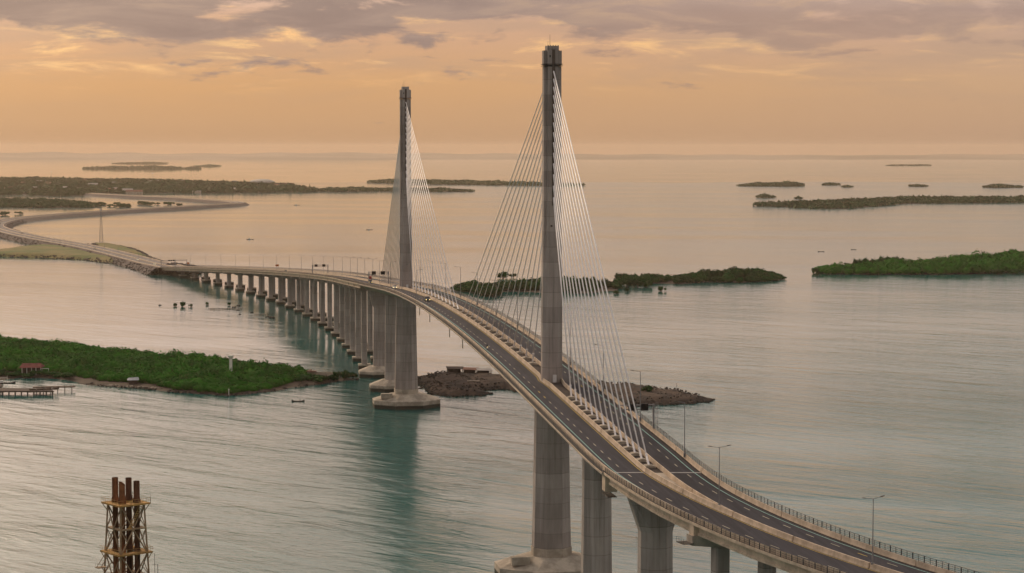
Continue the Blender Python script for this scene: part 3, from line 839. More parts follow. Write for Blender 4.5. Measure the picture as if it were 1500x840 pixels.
# ------------------------------------------------------------------ approach viaducts
def viaduct(t0, t1, pier_ts, label, single_from, near):
    V_ = empty('approach_viaduct', (0, 0, 0)); tag(V_, label, 'viaduct')
    dk = sweep([(-11.3, -.06), (-11.3, -.42), (11.3, -.42), (11.3, -.06)][::-1], t0, t1, 8).obj('deck_slab', 'concrete_deck', V_)
    sweep(lambda t: [(-med(t) + .5, -.045), (med(t) - .5, -.045)], t0, t1, 3, False).obj('median_floor', 'concrete_deck', dk)
    for sg in (-1, 1):
        sweep([(sg * 10.93 - .30, -.05), (sg * 10.93 + .28, -.05)], t0, t1, 8, False).obj('walkway', 'walkway', dk)
        sweep([(sg * 11.28 - .05, -.45), (sg * 11.28 + .09, -.45), (sg * 11.28 + .09, .08), (sg * 11.28 - .05, .08)], t0, t1, 8).obj('edge_kerb', 'concrete_barrier', dk)
    build_roadway(V_, t0, t1); build_barriers(V_, t0, t1); build_railing(V_, t0, t1, 11.05, single_from)
    # closing piece where the two median barriers become one
    ends = sorted([t0, t1] + [p for p in pier_ts if t0 < p < t1])
    for a, b_ in zip(ends[:-1], ends[1:]):
        for n in (-9.9, -5.9, -2.0, 2.0, 5.9, 9.9):
            sweep([(n - .42, -.425), (n - .42, -.75), (n - .16, -.95), (n - .16, -1.9), (n - .38, -2.1), (n - .38, -2.45), (n + .38, -2.45), (n + .38, -2.1), (n + .16, -1.9), (n + .16, -.95), (n + .42, -.75), (n + .42, -.425)], a + .35, b_ - .35, 20).obj('girder', 'concrete_barrier', V_)
    for tp in pier_ts:
        c, d, n_ = rot2(tp); zr = road(tp)
        ztop = zr - 2.5; low = zr < 16
        capd = 2.2 if not low else 1.5
        ce, cd1 = (11.5, 1.9) if near else (10.4, 1.1)
        rings = []
        for b_ in (-1.25, 1.25):
            r_ = []
            for n, zz in ((-ce, 0), (ce, 0), (ce, -cd1), (6.9, -capd), (-6.9, -capd), (-ce, -cd1)):
                x, y, q = P(tp, n, 0); r_.append((x + d.x * b_, y + d.y * b_, q - 2.5 + zz))
            rings.append(r_)
        pr = MB().loft(rings).obj('pier', 'concrete_pier' if not near else 'concrete_deck', V_)
        for sg in (-1, 1):
            x, y, q = P(tp, sg * (10.35 if near else 10.0), -1.45); MB().box((x, y, q), ((1.9, 1.5, 2.08) if near else (.75, .85, 2.1)), head(tp)).obj('diaphragm', 'concrete_barrier', pr)
            cq = c + n_ * (sg * 5.0)
            zc = P(tp, sg * 5.0, 0)[2] - 2.5 - capd + .01
            hw = 1.45
            def cr(z_, k=1.0): return [(cq.x + n_.x * a * k + d.x * b_ * k, cq.y + n_.y * a * k + d.y * b_ * k, z_) for a, b_ in octo(hw, hw * .95, .78)]
            mb = MB().loft([cr(1.5), cr(zc)]); mb.obj('column', 'concrete_pier', pr)
            mb = MB(); mb.box((cq.x, cq.y, .55), (6.2, 6.4, 3.9), head(tp)); mb.obj('footing', 'concrete_footing', pr)
        if near:   # inspection platform at the end of the cap
            x, y, q = P(tp, -12.4, -4.0); mb = MB(); mb.box((x, y, q), (3.2, 2.2, .12), head(tp))
            for a in (-1.5, -.5, .5, 1.5):
                cq = Vector((x, y)) + d * a + n_ * -1.05; mb.tube((cq.x, cq.y, q), (cq.x, cq.y, q + 1.1), .03, n=5)
            for hz in (.6, 1.1):
                a0 = Vector((x, y)) + d * -1.5 + n_ * -1.05; a1 = Vector((x, y)) + d * 1.5 + n_ * -1.05
                mb.tube((a0.x, a0.y, q + hz), (a1.x, a1.y, q + hz), .025, n=5)
            mb.obj('inspection_platform', 'steel_dark', pr)
    return V_


NV = viaduct(130.0, 290.0, [180, 220, 260], 'curving approach viaduct sweeping down from the cable-stayed spans', 130.0, True)
FP = [-560 - 40 * i for i in range(22)]
FV = viaduct(-1452.0, -520.0, FP, 'long approach viaduct on rows of paired columns running down to the causeway', None, False)
# inspection walkway at the movement joint
c, d, n_ = rot2(127)
mb = MB(); q = c + n_ * -9.4; zz = road(127) - 5.1
mb.box((q.x, q.y, zz), (6.5, 2.0, .15), head(127))
for a in (-3.1, -1.5, 0, 1.5, 3.1):
    k = q + d * a + n_ * -.95; mb.tube((k.x, k.y, zz), (k.x, k.y, zz + 1.1), .04, n=5)
k0 = q + d * -3.1 + n_ * -.95; k1 = q + d * 3.1 + n_ * -.95
for hz in (.55, 1.1): mb.tube((k0.x, k0.y, zz + hz), (k1.x, k1.y, zz + hz), .03, n=5)
mb.obj('inspection_platform', 'steel_dark', BR)
x, y, q = P(130.0, 0, 0)
mb = MB()
for sg in (-1, 1):
    sec = [(sg * 10.9, -.5), (sg * 10.9, -4.2), (sg * 8.2, -4.2), (sg * 8.2, -2.0)][::-sg]
    mb.loft([[P(126.8, a, b_) for a, b_ in sec], [P(129.6, a, b_) for a, b_ in sec]])
mb.obj('end_diaphragm', 'concrete_barrier', BR)

# ------------------------------------------------------------------ street lamps
def lamp_proto(name, arms, label, group):
    r = empty(name)
    MB().tube((0, 0, -.9), (0, 0, 11.3), .115, .065, 8).obj('pole', 'galvanized', r)
    MB().box((0, 0, -.35), (.42, .42, 1.0)).obj('pole_base', 'galvanized', r)
    for sg in arms:
        mb = MB(); mb.tube((0, 0, 11.25), (sg * 1.9, 0, 11.55), .05, .04, 6); mb.obj('arm', 'galvanized', r)
        mb = MB(); mb.loft([[(sg * 1.6, -.10, 11.48), (sg * 1.6, .10, 11.48), (sg * 1.6, .10, 11.58), (sg * 1.6, -.10, 11.58)], [(sg * 1.95, -.17, 11.52), (sg * 1.95, .17, 11.52), (sg * 1.95, .14, 11.66), (sg * 1.95, -.14, 11.66)],
                            [(sg * 2.45, -.10, 11.60), (sg * 2.45, .10, 11.60), (sg * 2.45, .08, 11.69), (sg * 2.45, -.08, 11.69)]]); mb.obj('luminaire', 'steel_dark', r)
    tag(r, label, 'street lamp', group)
    return r


def place(proto, first, t, n, dz, flip=0.0):
    o = proto if first else copy_tree(proto)
    o.location = P(t, n, dz); o.rotation_euler = (0, 0, head(t) + math.pi / 2 + flip); return o


lp = lamp_proto('street_lamp', (-1, 1), 'twin-armed street lamp on the median of the curving approach viaduct', 'twin-armed lamps of the curving viaduct')
for i, t in enumerate((169.0, 222.0, 274.0)): place(lp, i == 0, t, 0, 1.0)
for i in range(18):
    o = place(lp, False, -1444.5 + i * 51.9 + (0 if i < 18 else 0), 0, .9)
    o['label'] = 'twin-armed street lamp in the long row down the median of the paired-column viaduct'; o['group'] = 'twin-armed lamps of the long viaduct'
ls = lamp_proto('street_lamp', (-1,), 'single-armed street lamp on the sea-side barrier beside the stays', 'single-armed lamps on the outer barrier')
for i, t in enumerate((114.5, 68.0, 21.5, -27.5, -77, -126, -175, -224, -274, -323, -372, -422, -472)): place(ls, i == 0, t, 10.12, 1.15)
for i, t in enumerate((-250, -306, -356, -409)):
    o = place(ls, False, t, -10.12, 1.15, math.pi); o['label'] = 'single-armed street lamp on the mangrove-island side barrier near the pylon by the paired-column viaduct'; o['group'] = 'single-armed lamps on the inner barrier'


# ------------------------------------------------------------------ sign gantries
def gantry(t, n0, n1, posts, boxes, label, hb=5.9, ladder=None, bw=1.35, bh=1.35):
    c, d, n_ = rot2(t); r = empty('sign_gantry', P(t, (n0 + n1) / 2, 0)); bx_, by_, bz_ = r.location; tag(r, label, 'sign gantry')
    def L(n, z_, off=0.0):
        q = Vector(P(t, n, z_)); return (q.x - bx_ + d.x * off, q.y - by_ + d.y * off, q.z - bz_)
    for n in posts:
        mb = MB(); a = L(n, 1.0 if abs(n) > 1 else .9); b_ = L(n, hb + 1.2); mb.box(((a[0] + b_[0]) / 2, (a[1] + b_[1]) / 2, (a[2] + b_[2]) / 2), (.42, .42, b_[2] - a[2]), head(t)); mb.obj('post', 'galvanized', r)
    mb = MB()
    for zz in (hb, hb + 1.0):
        for off in (-.35, .35): mb.tube(L(n0, zz, off), L(n1, zz, off), .09, n=6)
    m_ = max(3, int(abs(n1 - n0) / 1.1))
    for i in range(m_):
        na = n0 + (n1 - n0) * i / m_; nb = n0 + (n1 - n0) * (i + 1) / m_
        for off in (-.35, .35):
            za, zb = (hb, hb + 1.0) if i % 2 == 0 else (hb + 1.0, hb); mb.tube(L(na, za, off), L(nb, zb, off), .05, n=5)
    mb.obj('truss_beam', 'galvanized', r)
    for n in boxes:
        q = L(n, hb + .55, .62); MB().box(q, (.5, bw, bh), head(t)).obj('sign_box', 'sign_black', r)
    if ladder is not None:
        mb = MB()
        for dn in (-.25, .25): mb.tube(L(ladder + dn, 1.0), L(ladder + dn, hb + 1.6), .04, n=5)
        for k in range(14): mb.tube(L(ladder - .25, 1.2 + k * .46), L(ladder + .25, 1.2 + k * .46), .03, n=5)
        for k in range(5):
            zz = 2.6 + k * .95; mb.tube(L(ladder - .35, zz, -.7), L(ladder + .45, zz, -.7), .03, n=5); mb.tube(L(ladder - .35, zz, -.7), L(ladder - .35, zz, 0), .03, n=5); mb.tube(L(ladder + .45, zz, -.7), L(ladder + .45, zz, 0), .03, n=5)
        mb.obj('ladder', 'galvanized', r)
    return r


gantry(82.0, 10.3, 1.9, (10.3, 1.9), (5.0, 8.0), 'sign gantry with two black panels and a caged ladder, over the carriageway by the stays', hb=5.6, ladder=11.1, bw=1.7, bh=1.6)
gantry(-467.5, -10.2, -.6, (-10.2, -.6), (-7.8, -3.4), 'sign gantry with two dark boxes, beside the foot of the pylon by the paired-column viaduct', hb=5.6, bw=2.0, bh=1.7)
gantry(-852.5, -10.2, .2, (-10.2, .2), (-7.8, -2.6), 'sign gantry with two dark boxes, midway along the paired-column viaduct', hb=5.6, bw=2.0, bh=1.6)
gantry(-1449.0, -11.5, 13.0, (-11.5, 2.0, 13.0), (-4.2, -2.0, .2), 'wide three-post sign gantry where the viaduct meets the causeway', hb=6.0, bw=1.5, bh=1.3)


# ------------------------------------------------------------------ vehicles
def car_proto(kind, paint):
    L_, Wd, H = {'sedan': (4.4, 1.78, 1.48), 'suv': (4.8, 1.9, 1.85), 'van': (5.0, 1.9, 2.1)}[kind]
    r = empty('car')
    if kind == 'sedan': prof = [(-2.2, .32), (-2.2, .85), (-1.55, .95), (-1.0, 1.45), (.45, 1.48), (1.15, .98), (2.1, .82), (2.2, .55), (2.2, .32)]
    elif kind == 'suv': prof = [(-2.4, .4), (-2.38, 1.1), (-2.2, 1.8), (.35, 1.85), (1.05, 1.2), (2.25, 1.08), (2.4, .75), (2.4, .4)]
    else: prof = [(-2.5, .4), (-2.5, 2.0), (-2.4, 2.1), (1.2, 2.1), (2.0, 1.25), (2.45, 1.05), (2.5, .4)]
    mb = MB()
    def ys(z_): return Wd / 2 * (1 - .16 * max(0, (z_ - .95) / 1.0))
    l_ = [(x, ys(z_), z_) for x, z_ in prof]; rr = [(x, -ys(z_), z_) for x, z_ in prof]; n = len(prof)
    mb.loft([l_, rr]); body = mb.obj('body', paint, r)
    # glazing a little proud of the body
    g_ = {'sedan': ((-.85, 1.38), (.40, 1.40), (.98, 1.0), (-1.30, 1.0)), 'suv': ((-2.0, 1.7), (.30, 1.73), (.85, 1.25), (-2.1, 1.25)), 'van': ((-2.2, 1.95), (1.15, 1.98), (1.75, 1.35), (-2.2, 1.35))}[kind]
    for sg in (-1, 1):
        vs_ = [(x, sg * (ys(z_) + .012), z_) for x, z_ in g_]; MB().add(vs_, [(0, 1, 2, 3)] if sg < 0 else [(3, 2, 1, 0)]).obj('side_window', 'glass_dark', body)
    i = {'sedan': (4, 5), 'suv': (3, 4), 'van': (3, 4)}[kind]; a, b_ = prof[i[0]], prof[i[1]]
    def pane(a, b_, nm):
        dx, dz = b_[0] - a[0], b_[1] - a[1]; nl = math.hypot(dx, dz); nx, nz = -dz / nl * .015, dx / nl * .015
        if nz < 0 or abs(nz) < 1e-6 and False: nx, nz = -nx, -nz
        p0 = (a[0] + dx * .1 + nx, a[1] + dz * .1 + nz); p1 = (a[0] + dx * .9 + nx, a[1] + dz * .9 + nz)
        MB().add([(p0[0], ys(p0[1]) * .9, p0[1]), (p0[0], -ys(p0[1]) * .9, p0[1]), (p1[0], -ys(p1[1]) * .9, p1[1]), (p1[0], ys(p1[1]) * .9, p1[1])], [(0, 1, 2, 3)]).obj(nm, 'glass_dark', body)
    pane(a, b_, 'windscreen')
    i = {'sedan': (3, 2), 'suv': (2, 1), 'van': (2, 1)}[kind]; pane(prof[i[0]], prof[i[1]], 'rear_window')
    for x in (-L_ * .30, L_ * .31):
        for sg in (-1, 1):
            MB().tube((x, sg * (Wd / 2 - .20), .33), (x, sg * (Wd / 2 + .015), .33), .33, n=14).obj('wheel', 'rubber', r)
    for sg in (-1, 1):
        MB().box((L_ / 2 + .0, sg * Wd * .36, .72), (.10, .34, .18)).obj('headlight', 'headlamp', r)
        MB().box((-L_ / 2 - .0, sg * Wd * .38, .80), (.08, .22, .22)).obj('tail_light', 'car_red', r)
    return r


def put_car(r, t, n, fwd=True):
    r.location = P(t, n, .006); r.rotation_euler = (0, 0, head(t) + (0 if fwd else math.pi)); return r


tag(put_car(car_proto('sedan', 'car_white'), -391, -5.0), 'white sedan passing the foot of the pylon by the paired-column viaduct', 'car')
tag(put_car(car_proto('suv', 'car_dark'), -256.5, -5.2), 'dark car with its headlights on, driving over the main span', 'car')
tag(put_car(car_proto('suv', 'car_dark'), -527, -4.5), 'dark car under the sign gantry by the pylon by the paired-column viaduct', 'car')
tag(put_car(car_proto('sedan', 'car_dark'), -1010, -6.0), 'small dark car on the paired-column viaduct', 'car')
tag(put_car(car_proto('van', 'car_red'), -640, 5.0, False), 'red van climbing the paired-column viaduct towards the causeway', 'van')


def person_mesh(top_m):
    """seated rider: one continuous skinned figure"""
    J = [(0, 0, .92), (.02, 0, 1.12), (.06, 0, 1.36), (.10, 0, 1.50), (.13, 0, 1.62), (.14, 0, 1.74),
         (.08, .19, 1.36), (.26, .24, 1.14), (.50, .26, 1.06), (.08, -.19, 1.36), (.26, -.24, 1.14), (.50, -.26, 1.06),
         (.06, .11, .86), (.40, .18, .80), (.30, .17, .40), (.42, .17, .34), (.06, -.11, .86), (.40, -.18, .80), (.30, -.17, .40), (.42, -.17, .34)]
    Rr = [.15, .14, .15, .06, .11, .10, .065, .05, .035, .065, .05, .035, .095, .075, .05, .045, .095, .075, .05, .045]
    E_ = [(0, 1), (1, 2), (2, 3), (3, 4), (4, 5), (2, 6), (6, 7), (7, 8), (2, 9), (9, 10), (10, 11), (0, 12), (12, 13), (13, 14), (14, 15), (0, 16), (16, 17), (17, 18), (18, 19)]
    me = bpy.data.meshes.new('person'); me.from_pydata(J, E_, []); me.update()
    o = bpy.data.objects.new('person', me); COL.objects.link(o)
    sk = o.modifiers.new('skin', 'SKIN'); sk.use_smooth_shade = True
    for k, v in enumerate(me.skin_vertices[0].data): v.radius = (Rr[k], Rr[k]); v.use_root = (k == 0)
    ss = o.modifiers.new('sub', 'SUBSURF'); ss.levels = 1; ss.render_levels = 1
    me.materials.append(MATS[top_m])
    mb = MB(); V, F = ICO_V * np.array([.145, .14, .15]) + np.array([.14, 0, 1.73]), ICO_F
    mb.add(V.tolist(), F.tolist()); mb.obj('helmet', 'glass_dark' if top_m != 'cloth_pink' else 'car_red', o)
    return o


def motorbike(t, n, fwd, paint, top_m, lab, lab2, lit=True):
    r = empty('motorbike', P(t, n, .006), head(t) + (0 if fwd else math.pi)); tag(r, lab, 'motorbike')
    for x in (-.62, .66):
        mb = MB(); mb.tube((x, -.055, .30), (x, .055, .30), .30, n=16); mb.obj('wheel', 'rubber', r)
    mb = MB(); mb.loft([[(-.85, -.10, .62), (-.85, .10, .62), (-.85, .08, .80), (-.85, -.08, .80)], [(-.3, -.15, .5), (-.3, .15, .5), (-.3, .13, .82), (-.3, -.13, .82)], [(.12, -.16, .30), (.12, .16, .30), (.12, .14, .62), (.12, -.14, .62)],
                           [(.42, -.20, .30), (.42, .20, .30), (.50, .17, .95), (.50, -.17, .95)], [(.62, -.10, .62), (.62, .10, .62), (.60, .10, 1.0), (.60, -.10, 1.0)]]); mb.obj('body', paint, r)
    mb = MB(); mb.loft([[(-.75, -.12, .80), (-.75, .12, .80), (-.75, .10, .90), (-.75, -.10, .90)], [(0, -.14, .76), (0, .14, .76), (0, .12, .85), (0, -.12, .85)]]); mb.obj('seat', 'rubber', r)
    mb = MB(); mb.tube((.50, -.33, 1.05), (.50, .33, 1.05), .025, n=6); mb.tube((.64, -.06, .35), (.50, -.06, 1.05), .03, n=6); mb.tube((.64, .06, .35), (.50, .06, 1.05), .03, n=6); mb.obj('handlebar', 'steel_dark', r)
    if lit: MB().box((.63, 0, .90), (.06, .16, .13)).obj('headlight', 'headlamp', r)
    p_ = person_mesh(top_m); p_.location = r.location; p_.location.x -= .0; p_.rotation_euler = r.rotation_euler; tag(p_, lab2, 'person')
    return r


motorbike(-67, -8.3, True, 'car_white', 'cloth_dark', 'white scooter ridden over the main span beside the teal edge line', 'rider in dark clothes on the white scooter on the main span')
motorbike(12, 8.9, False, 'car_dark', 'cloth_pink', 'dark scooter beside the sea-side barrier just past the pylon by the curving viaduct', 'rider in a pink top on the scooter by the sea-side barrier', False)
motorbike(19, 9.1, False, 'car_red', 'cloth_dark', 'red scooter following the dark scooter along the sea-side barrier', 'rider in dark clothes on the red scooter by the sea-side barrier', False)
motorbike(-330, 8.6, False, 'car_dark', 'cloth_pink', 'dark scooter across the main span behind the stays', 'rider in a pink top behind the stays of the pylon by the paired-column viaduct', False)

# orange warning boards along the far viaduct
for t, n, lab in ((-1130, 10.4, 'small orange board on the barrier of the paired-column viaduct'), (-1500, 15, 'small orange board by the embankment at the end of the viaduct')):
    x, y, z_ = P(max(t, -1452), n, 1.1)
    r = empty('warning_board', (x, y, z_)); tag(r, lab, 'sign')
    MB().box((0, 0, 2.6), (2.6, .12, 1.5)).obj('panel', 'orange_sign', r)
    mb = MB(); mb.tube((-.9, 0, -1.1), (-.9, 0, 2.0), .06, n=6); mb.tube((.9, 0, -1.1), (.9, 0, 2.0), .06, n=6); mb.obj('legs', 'galvanized', r)

# ------------------------------------------------------------------ causeway
CP = [P(-1446, 0, 0)[:2], (-339, 2060), (-372, 2150), (-448, 2349), (-511, 2500), (-590, 2670), (-672, 2869), (-735, 3043), (-768, 3181), (-792, 3350), (-792, 3480), (-778, 3610), (-748, 3762), (-692, 3975),
      (-632, 4164), (-580, 4318), (-566, 4400), (-580, 4483), (-628, 4600), (-718, 4789), (-844, 4993), (-982, 5216), (-1075, 5376), (-1180, 5452), (-1330, 5470), (-1700, 5480), (-2200, 5480)]


def spline(pts, step):
    pts = [np.array(p, float) for p in pts]; out = []
    for i in range(len(pts) - 1):
        p0 = pts[max(0, i - 1)]; p1 = pts[i]; p2 = pts[i + 1]; p3 = pts[min(len(pts) - 1, i + 2)]
        n = max(2, int(np.linalg.norm(p2 - p1) / step))
        for k in range(n):
            u = k / n; out.append(.5 * ((2 * p1) + (p2 - p0) * u + (2 * p0 - 5 * p1 + 4 * p2 - p3) * u * u + (3 * p1 - p0 - 3 * p2 + p3) * u ** 3))
    out.append(pts[-1]); return np.array(out)


CL = spline(CP, 25.0)
tn_ = np.gradient(CL, axis=0); tn_ /= np.linalg.norm(tn_, axis=1, keepdims=True); nr_ = np.column_stack([tn_[:, 1], -tn_[:, 0]])   # to the right of travel away
arc = np.concatenate([[0], np.cumsum(np.linalg.norm(np.diff(CL, axis=0), axis=1))])
zc0 = road(-1446)
ZC = np.interp(arc, [0, 120, 400, 1e6], [zc0 - .01, zc0 - 2.2, 4.6, 4.4])


def strip(name, offs, material, dz=0.0, i0=0, i1=None, kind='structure'):
    i1 = len(CL) if i1 is None else i1; V = []; F = []; k = len(offs)
    for i in range(i0, i1):
        for o_, zz in offs:
            q = CL[i] + nr_[i] * o_; V.append((q[0], q[1], (zz if zz < 0 else ZC[i] + dz) if zz != 0 else ZC[i] + dz))
    for i in range(i1 - i0 - 1):
        for j in range(k - 1): F.append((i * k + j, i * k + j + 1, (i + 1) * k + j + 1, (i + 1) * k + j))
    o = np_mesh(name, V, F, material); tag(o, kind=kind); return o


strip('causeway', [(-27, -1.2), (-17.5, 0), (17.5, 0), (27, -1.2)], 'riprap', -.02)
strip('causeway_shoulder', [(-17.4, 0), (17.4, 0)], 'causeway_fill', .02)
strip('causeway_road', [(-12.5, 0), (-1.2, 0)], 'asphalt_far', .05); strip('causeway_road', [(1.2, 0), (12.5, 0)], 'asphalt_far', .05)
for o_ in (-12.9, 0, 12.9):
    V = []; F = []; 
    for i in range(len(CL)):
        a = CL[i] + nr_[i] * (o_ - .25); b_ = CL[i] + nr_[i] * (o_ + .25); zz = ZC[i]
        V += [(a[0], a[1], zz), (a[0], a[1], zz + 1.0), (b_[0], b_[1], zz + 1.0), (b_[0], b_[1], zz)]
    for i in range(len(CL) - 1):
        for j in range(3): F.append((i * 4 + j, i * 4 + j + 1, i * 4 + 4 + j + 1, i * 4 + 4 + j))
    bo = np_mesh('causeway_barrier', V, F, 'concrete_barrier')
    tag(bo, {-12.9: 'low concrete barrier on the broad grassy side of the causeway road', 0: 'low concrete barrier down the middle of the causeway road', 12.9: 'low concrete barrier on the lattice-mast side of the causeway road'}[o_], 'barrier')
# rip-rap stones on the nearer slopes
pts = []
for i in range(0, len(CL)):
    if arc[i] < 1500:
        for k in range(34):
            s_ = rnd.choice((-1, 1)); f_ = rnd.random(); o_ = s_ * (17.5 + 9.0 * f_); q = CL[i] + tn_[i] * rnd.uniform(-13, 13) + nr_[i] * o_
            pts.append((q[0], q[1], (ZC[i]) * (1 - f_) - .5 * f_))
boulders('causeway_riprap', pts, .5, 1.7, 41, 'riprap', flat=.6, label='grey rip-rap stones on the slopes of the causeway', cat='stones')
# grassy reclaimed ground either side of the causeway head
GR1 = [(-640, 2330), (-555, 2316), (-504, 2287), (-452, 2246), (-401, 2166), (-360, 2060), (-335, 2020), (-352, 2090), (-395, 2200), (-450, 2340), (-520, 2500), (-560, 2560), (-575, 2500), (-585, 2400), (-640, 2420)]
GR2 = [(-322, 2040), (-350, 2140), (-385, 2250), (-422, 2330), (-470, 2440), (-505, 2560), (-512, 2610), (-480, 2570), (-448, 2500), (-418, 2400), (-386, 2275), (-352, 2170), (-324, 2080)]
for pl, sd_ in ((GR1, 61), (GR2, 62)):
    tag(land('reclaimed_ground', pl, 4.2, 14, 5, 'grass', .8, 30, sd_, wob=4), kind='structure')
    bp = along(pl, .8, sd_ + 3, 5.0); sdv = sdist(bp, pl)
    boulders('bank_stone', np.column_stack([bp, np.clip(sdv * .3 + 1.0, .1, 3.6)]), .5, 1.6, sd_ + 4, 'riprap', flat=.6, label='grey armour stones round the grassy ground at the causeway head, ' + ('broad side' if sd_ == 61 else 'narrow side'), cat='stones')
bp = scatter([(-325, 2010), (-300, 2025), (-296, 2060), (-320, 2090), (-345, 2080), (-352, 2030)], 2.2, 88)
boulders('abutment_stone', np.column_stack([bp, np.clip(6.5 - np.abs(sdist(bp, [(-330, 2020), (-308, 2030), (-305, 2060), (-325, 2080), (-342, 2070)])) * .0 - np.linalg.norm(bp - np.array((-324, 2055)), axis=1) * .17, .2, 7)]), .8, 2.2, 89, 'riprap', label='grey armour stones heaped round the viaduct abutment', cat='stones')

lc = lamp_proto('street_lamp', (-1, 1), 'tiny twin-armed street lamp in the row along the winding causeway', 'street lamps along the causeway')
first = True
for s_ in np.arange(60, 3600, 62):
    i = int(np.searchsorted(arc, s_))
    o = lc if first else copy_tree(lc); first = False
    o.location = (CL[i][0], CL[i][1], ZC[i] + .8); o.rotation_euler = (0, 0, math.atan2(tn_[i][1], tn_[i][0]) + math.pi / 2)
pr_ = {}
for k, (s_, o_, kind, paint, lab) in enumerate(((70, -6, 'sedan', 'car_white', 'white car nearest the viaduct end of the causeway'), (170, -5, 'van', 'car_white', 'white van on the causeway head beside the grassy ground'), (420, -5, 'suv', 'car_blue', 'blue car on the causeway beside the lattice mast'),
                                                (900, 6, 'sedan', 'car_dark', 'dark car on the bend of the causeway'), (1150, -5, 'suv', 'car_white', 'pale car past the bend of the causeway'), (1260, 6, 'suv', 'car_dark', 'dark car far along the causeway past the bend'))):
    i = int(np.searchsorted(arc, s_)); c_ = car_proto(kind, paint); q = CL[i] + nr_[i] * o_
    c_.location = (q[0], q[1], ZC[i] + .055); c_.rotation_euler = (0, 0, math.atan2(tn_[i][1], tn_[i][0]) + (math.pi if o_ < 0 else 0)); tag(c_, lab, 'car' if kind != 'van' else 'van')

# lattice mast on the reclaimed ground
r = empty('lattice_mast', (-492, 2560, 3.0)); tag(r, 'tall thin lattice mast standing beside the causeway head', 'mast')
for sx_, sy_ in ((1, 1), (1, -1), (-1, 1), (-1, -1)): MB().tube((sx_ * 2.0, sy_ * 2.0, 0), (sx_ * .45, sy_ * .45, 42), .13, .09, 5).obj('leg', 'galvanized', r)
for k in range(12):
    z0_, z1_ = k * 3.5, (k + 1) * 3.5; w0 = 2.0 - 1.55 * z0_ / 42; w1_ = 2.0 - 1.55 * z1_ / 42; mb = MB()
    for q in range(4):
        cs = [(1, 1), (-1, 1), (-1, -1), (1, -1)]; a, b_ = cs[q], cs[(q + 1) % 4]
        mb.tube((a[0] * w0, a[1] * w0, z0_), (b_[0] * w1_, b_[1] * w1_, z1_), .08, n=4); mb.tube((b_[0] * w0, b_[1] * w0, z0_), (a[0] * w1_, a[1] * w1_, z1_), .08, n=4)
    mb.obj('bracing', 'galvanized', r)
mb = MB()
for a in range(3): mb.box((1.0 * math.cos(a * 2.1), 1.0 * math.sin(a * 2.1), 40.5), (.5, .5, 2.4), a * 2.1)
mb.obj('antenna', 'cabinet', r)

# ------------------------------------------------------------------ far town
def house(x, y, L_, Wd, H, roof, rz, label, group, zb=.6, name='house'):
    r = empty(name, (x, y, zb), rz); tag(r, label, 'house', group)
    MB().box((0, 0, H / 2 - .5), (L_, Wd, H + 1)).obj('wall', 'wall_plaster', r)
    e = .6; rh = Wd * .28
    MB().add([(-L_ / 2 - e, -Wd / 2 - e, H), (L_ / 2 + e, -Wd / 2 - e, H), (L_ / 2 + e, Wd / 2 + e, H), (-L_ / 2 - e, Wd / 2 + e, H), (-L_ / 2 - e, 0, H + rh), (L_ / 2 + e, 0, H + rh)],
             [(0, 1, 5, 4), (2, 3, 4, 5), (1, 2, 5), (3, 0, 4), (0, 3, 2, 1)]).obj('roof', roof, r)
    return r


hr = random.Random(5)
for i in range(70):
    for _ in range(40):
        x = hr.uniform(-2000, -640); y = hr.uniform(5480, 7300)
        if sdist([(x, y)], CORD)[0] > 30 and abs(x / y) < .26: break
    if hr.random() < .6: x = hr.uniform(-1750, -1050); y = hr.uniform(5700, 7200)
    rf = hr.choice(('roof_grey', 'roof_rust', 'roof_rust', 'roof_white', 'roof_grey'))
    house(x, y, hr.uniform(10, 20), hr.uniform(9, 14), hr.uniform(7, 11.5), rf, hr.uniform(-.4, .4),
          {'roof_grey': 'small grey-roofed house among the trees of the far town shore', 'roof_rust': 'small rust-roofed house among the trees of the far town shore', 'roof_white': 'small white-roofed house among the trees of the far town shore'}[rf],
          {'roof_grey': 'grey-roofed houses of the far town', 'roof_rust': 'rust-roofed houses of the far town', 'roof_white': 'white-roofed houses of the far town'}[rf])
house(-985, 5580, 42, 18, 3.5, 'roof_rust', .05, 'long rust-roofed waterfront hall at the edge of the town shore', None, name='waterfront_hall')
house(-1010, 5625, 26, 18, 6, 'roof_white', .05, 'white gabled building behind the waterfront hall', None, name='waterfront_building')
house(-1190, 6080, 26, 18, 13, 'roof_white', .05, 'bright white-roofed building alone in the dark trees of the town shore', None, name='white_building')
house(-830, 5635, 22, 8, 3, 'roof_grey', .0, 'low jetty house over the water off the town shore', None, name='jetty_house')
r = empty('domed_hall', (-800, 6850, 0)); tag(r, 'large pale domed hall on the tip of the town shore', 'building')
mb = MB(); rg = []
for k in range(7):
    a = k / 6 * math.pi / 2; rg.append([(42 * math.cos(a) * math.cos(q * math.pi / 12), 42 * math.cos(a) * math.sin(q * math.pi / 12), 8 + 11 * math.sin(a)) for q in range(24)])
mb.loft([[(42 * math.cos(q * math.pi / 12), 42 * math.sin(q * math.pi / 12), -.5) for q in range(24)]] + rg[:6] + [[(.5 * math.cos(q * math.pi / 12), .5 * math.sin(q * math.pi / 12), 19) for q in range(24)]]); mb.obj('roof_shell', 'roof_white', r, True)
MB().box((-60, 0, 4), (50, 30, 9)).obj('wing', 'wall_plaster', r); MB().box((70, 10, 3), (60, 24, 7)).obj('wing', 'roof_rust', r)
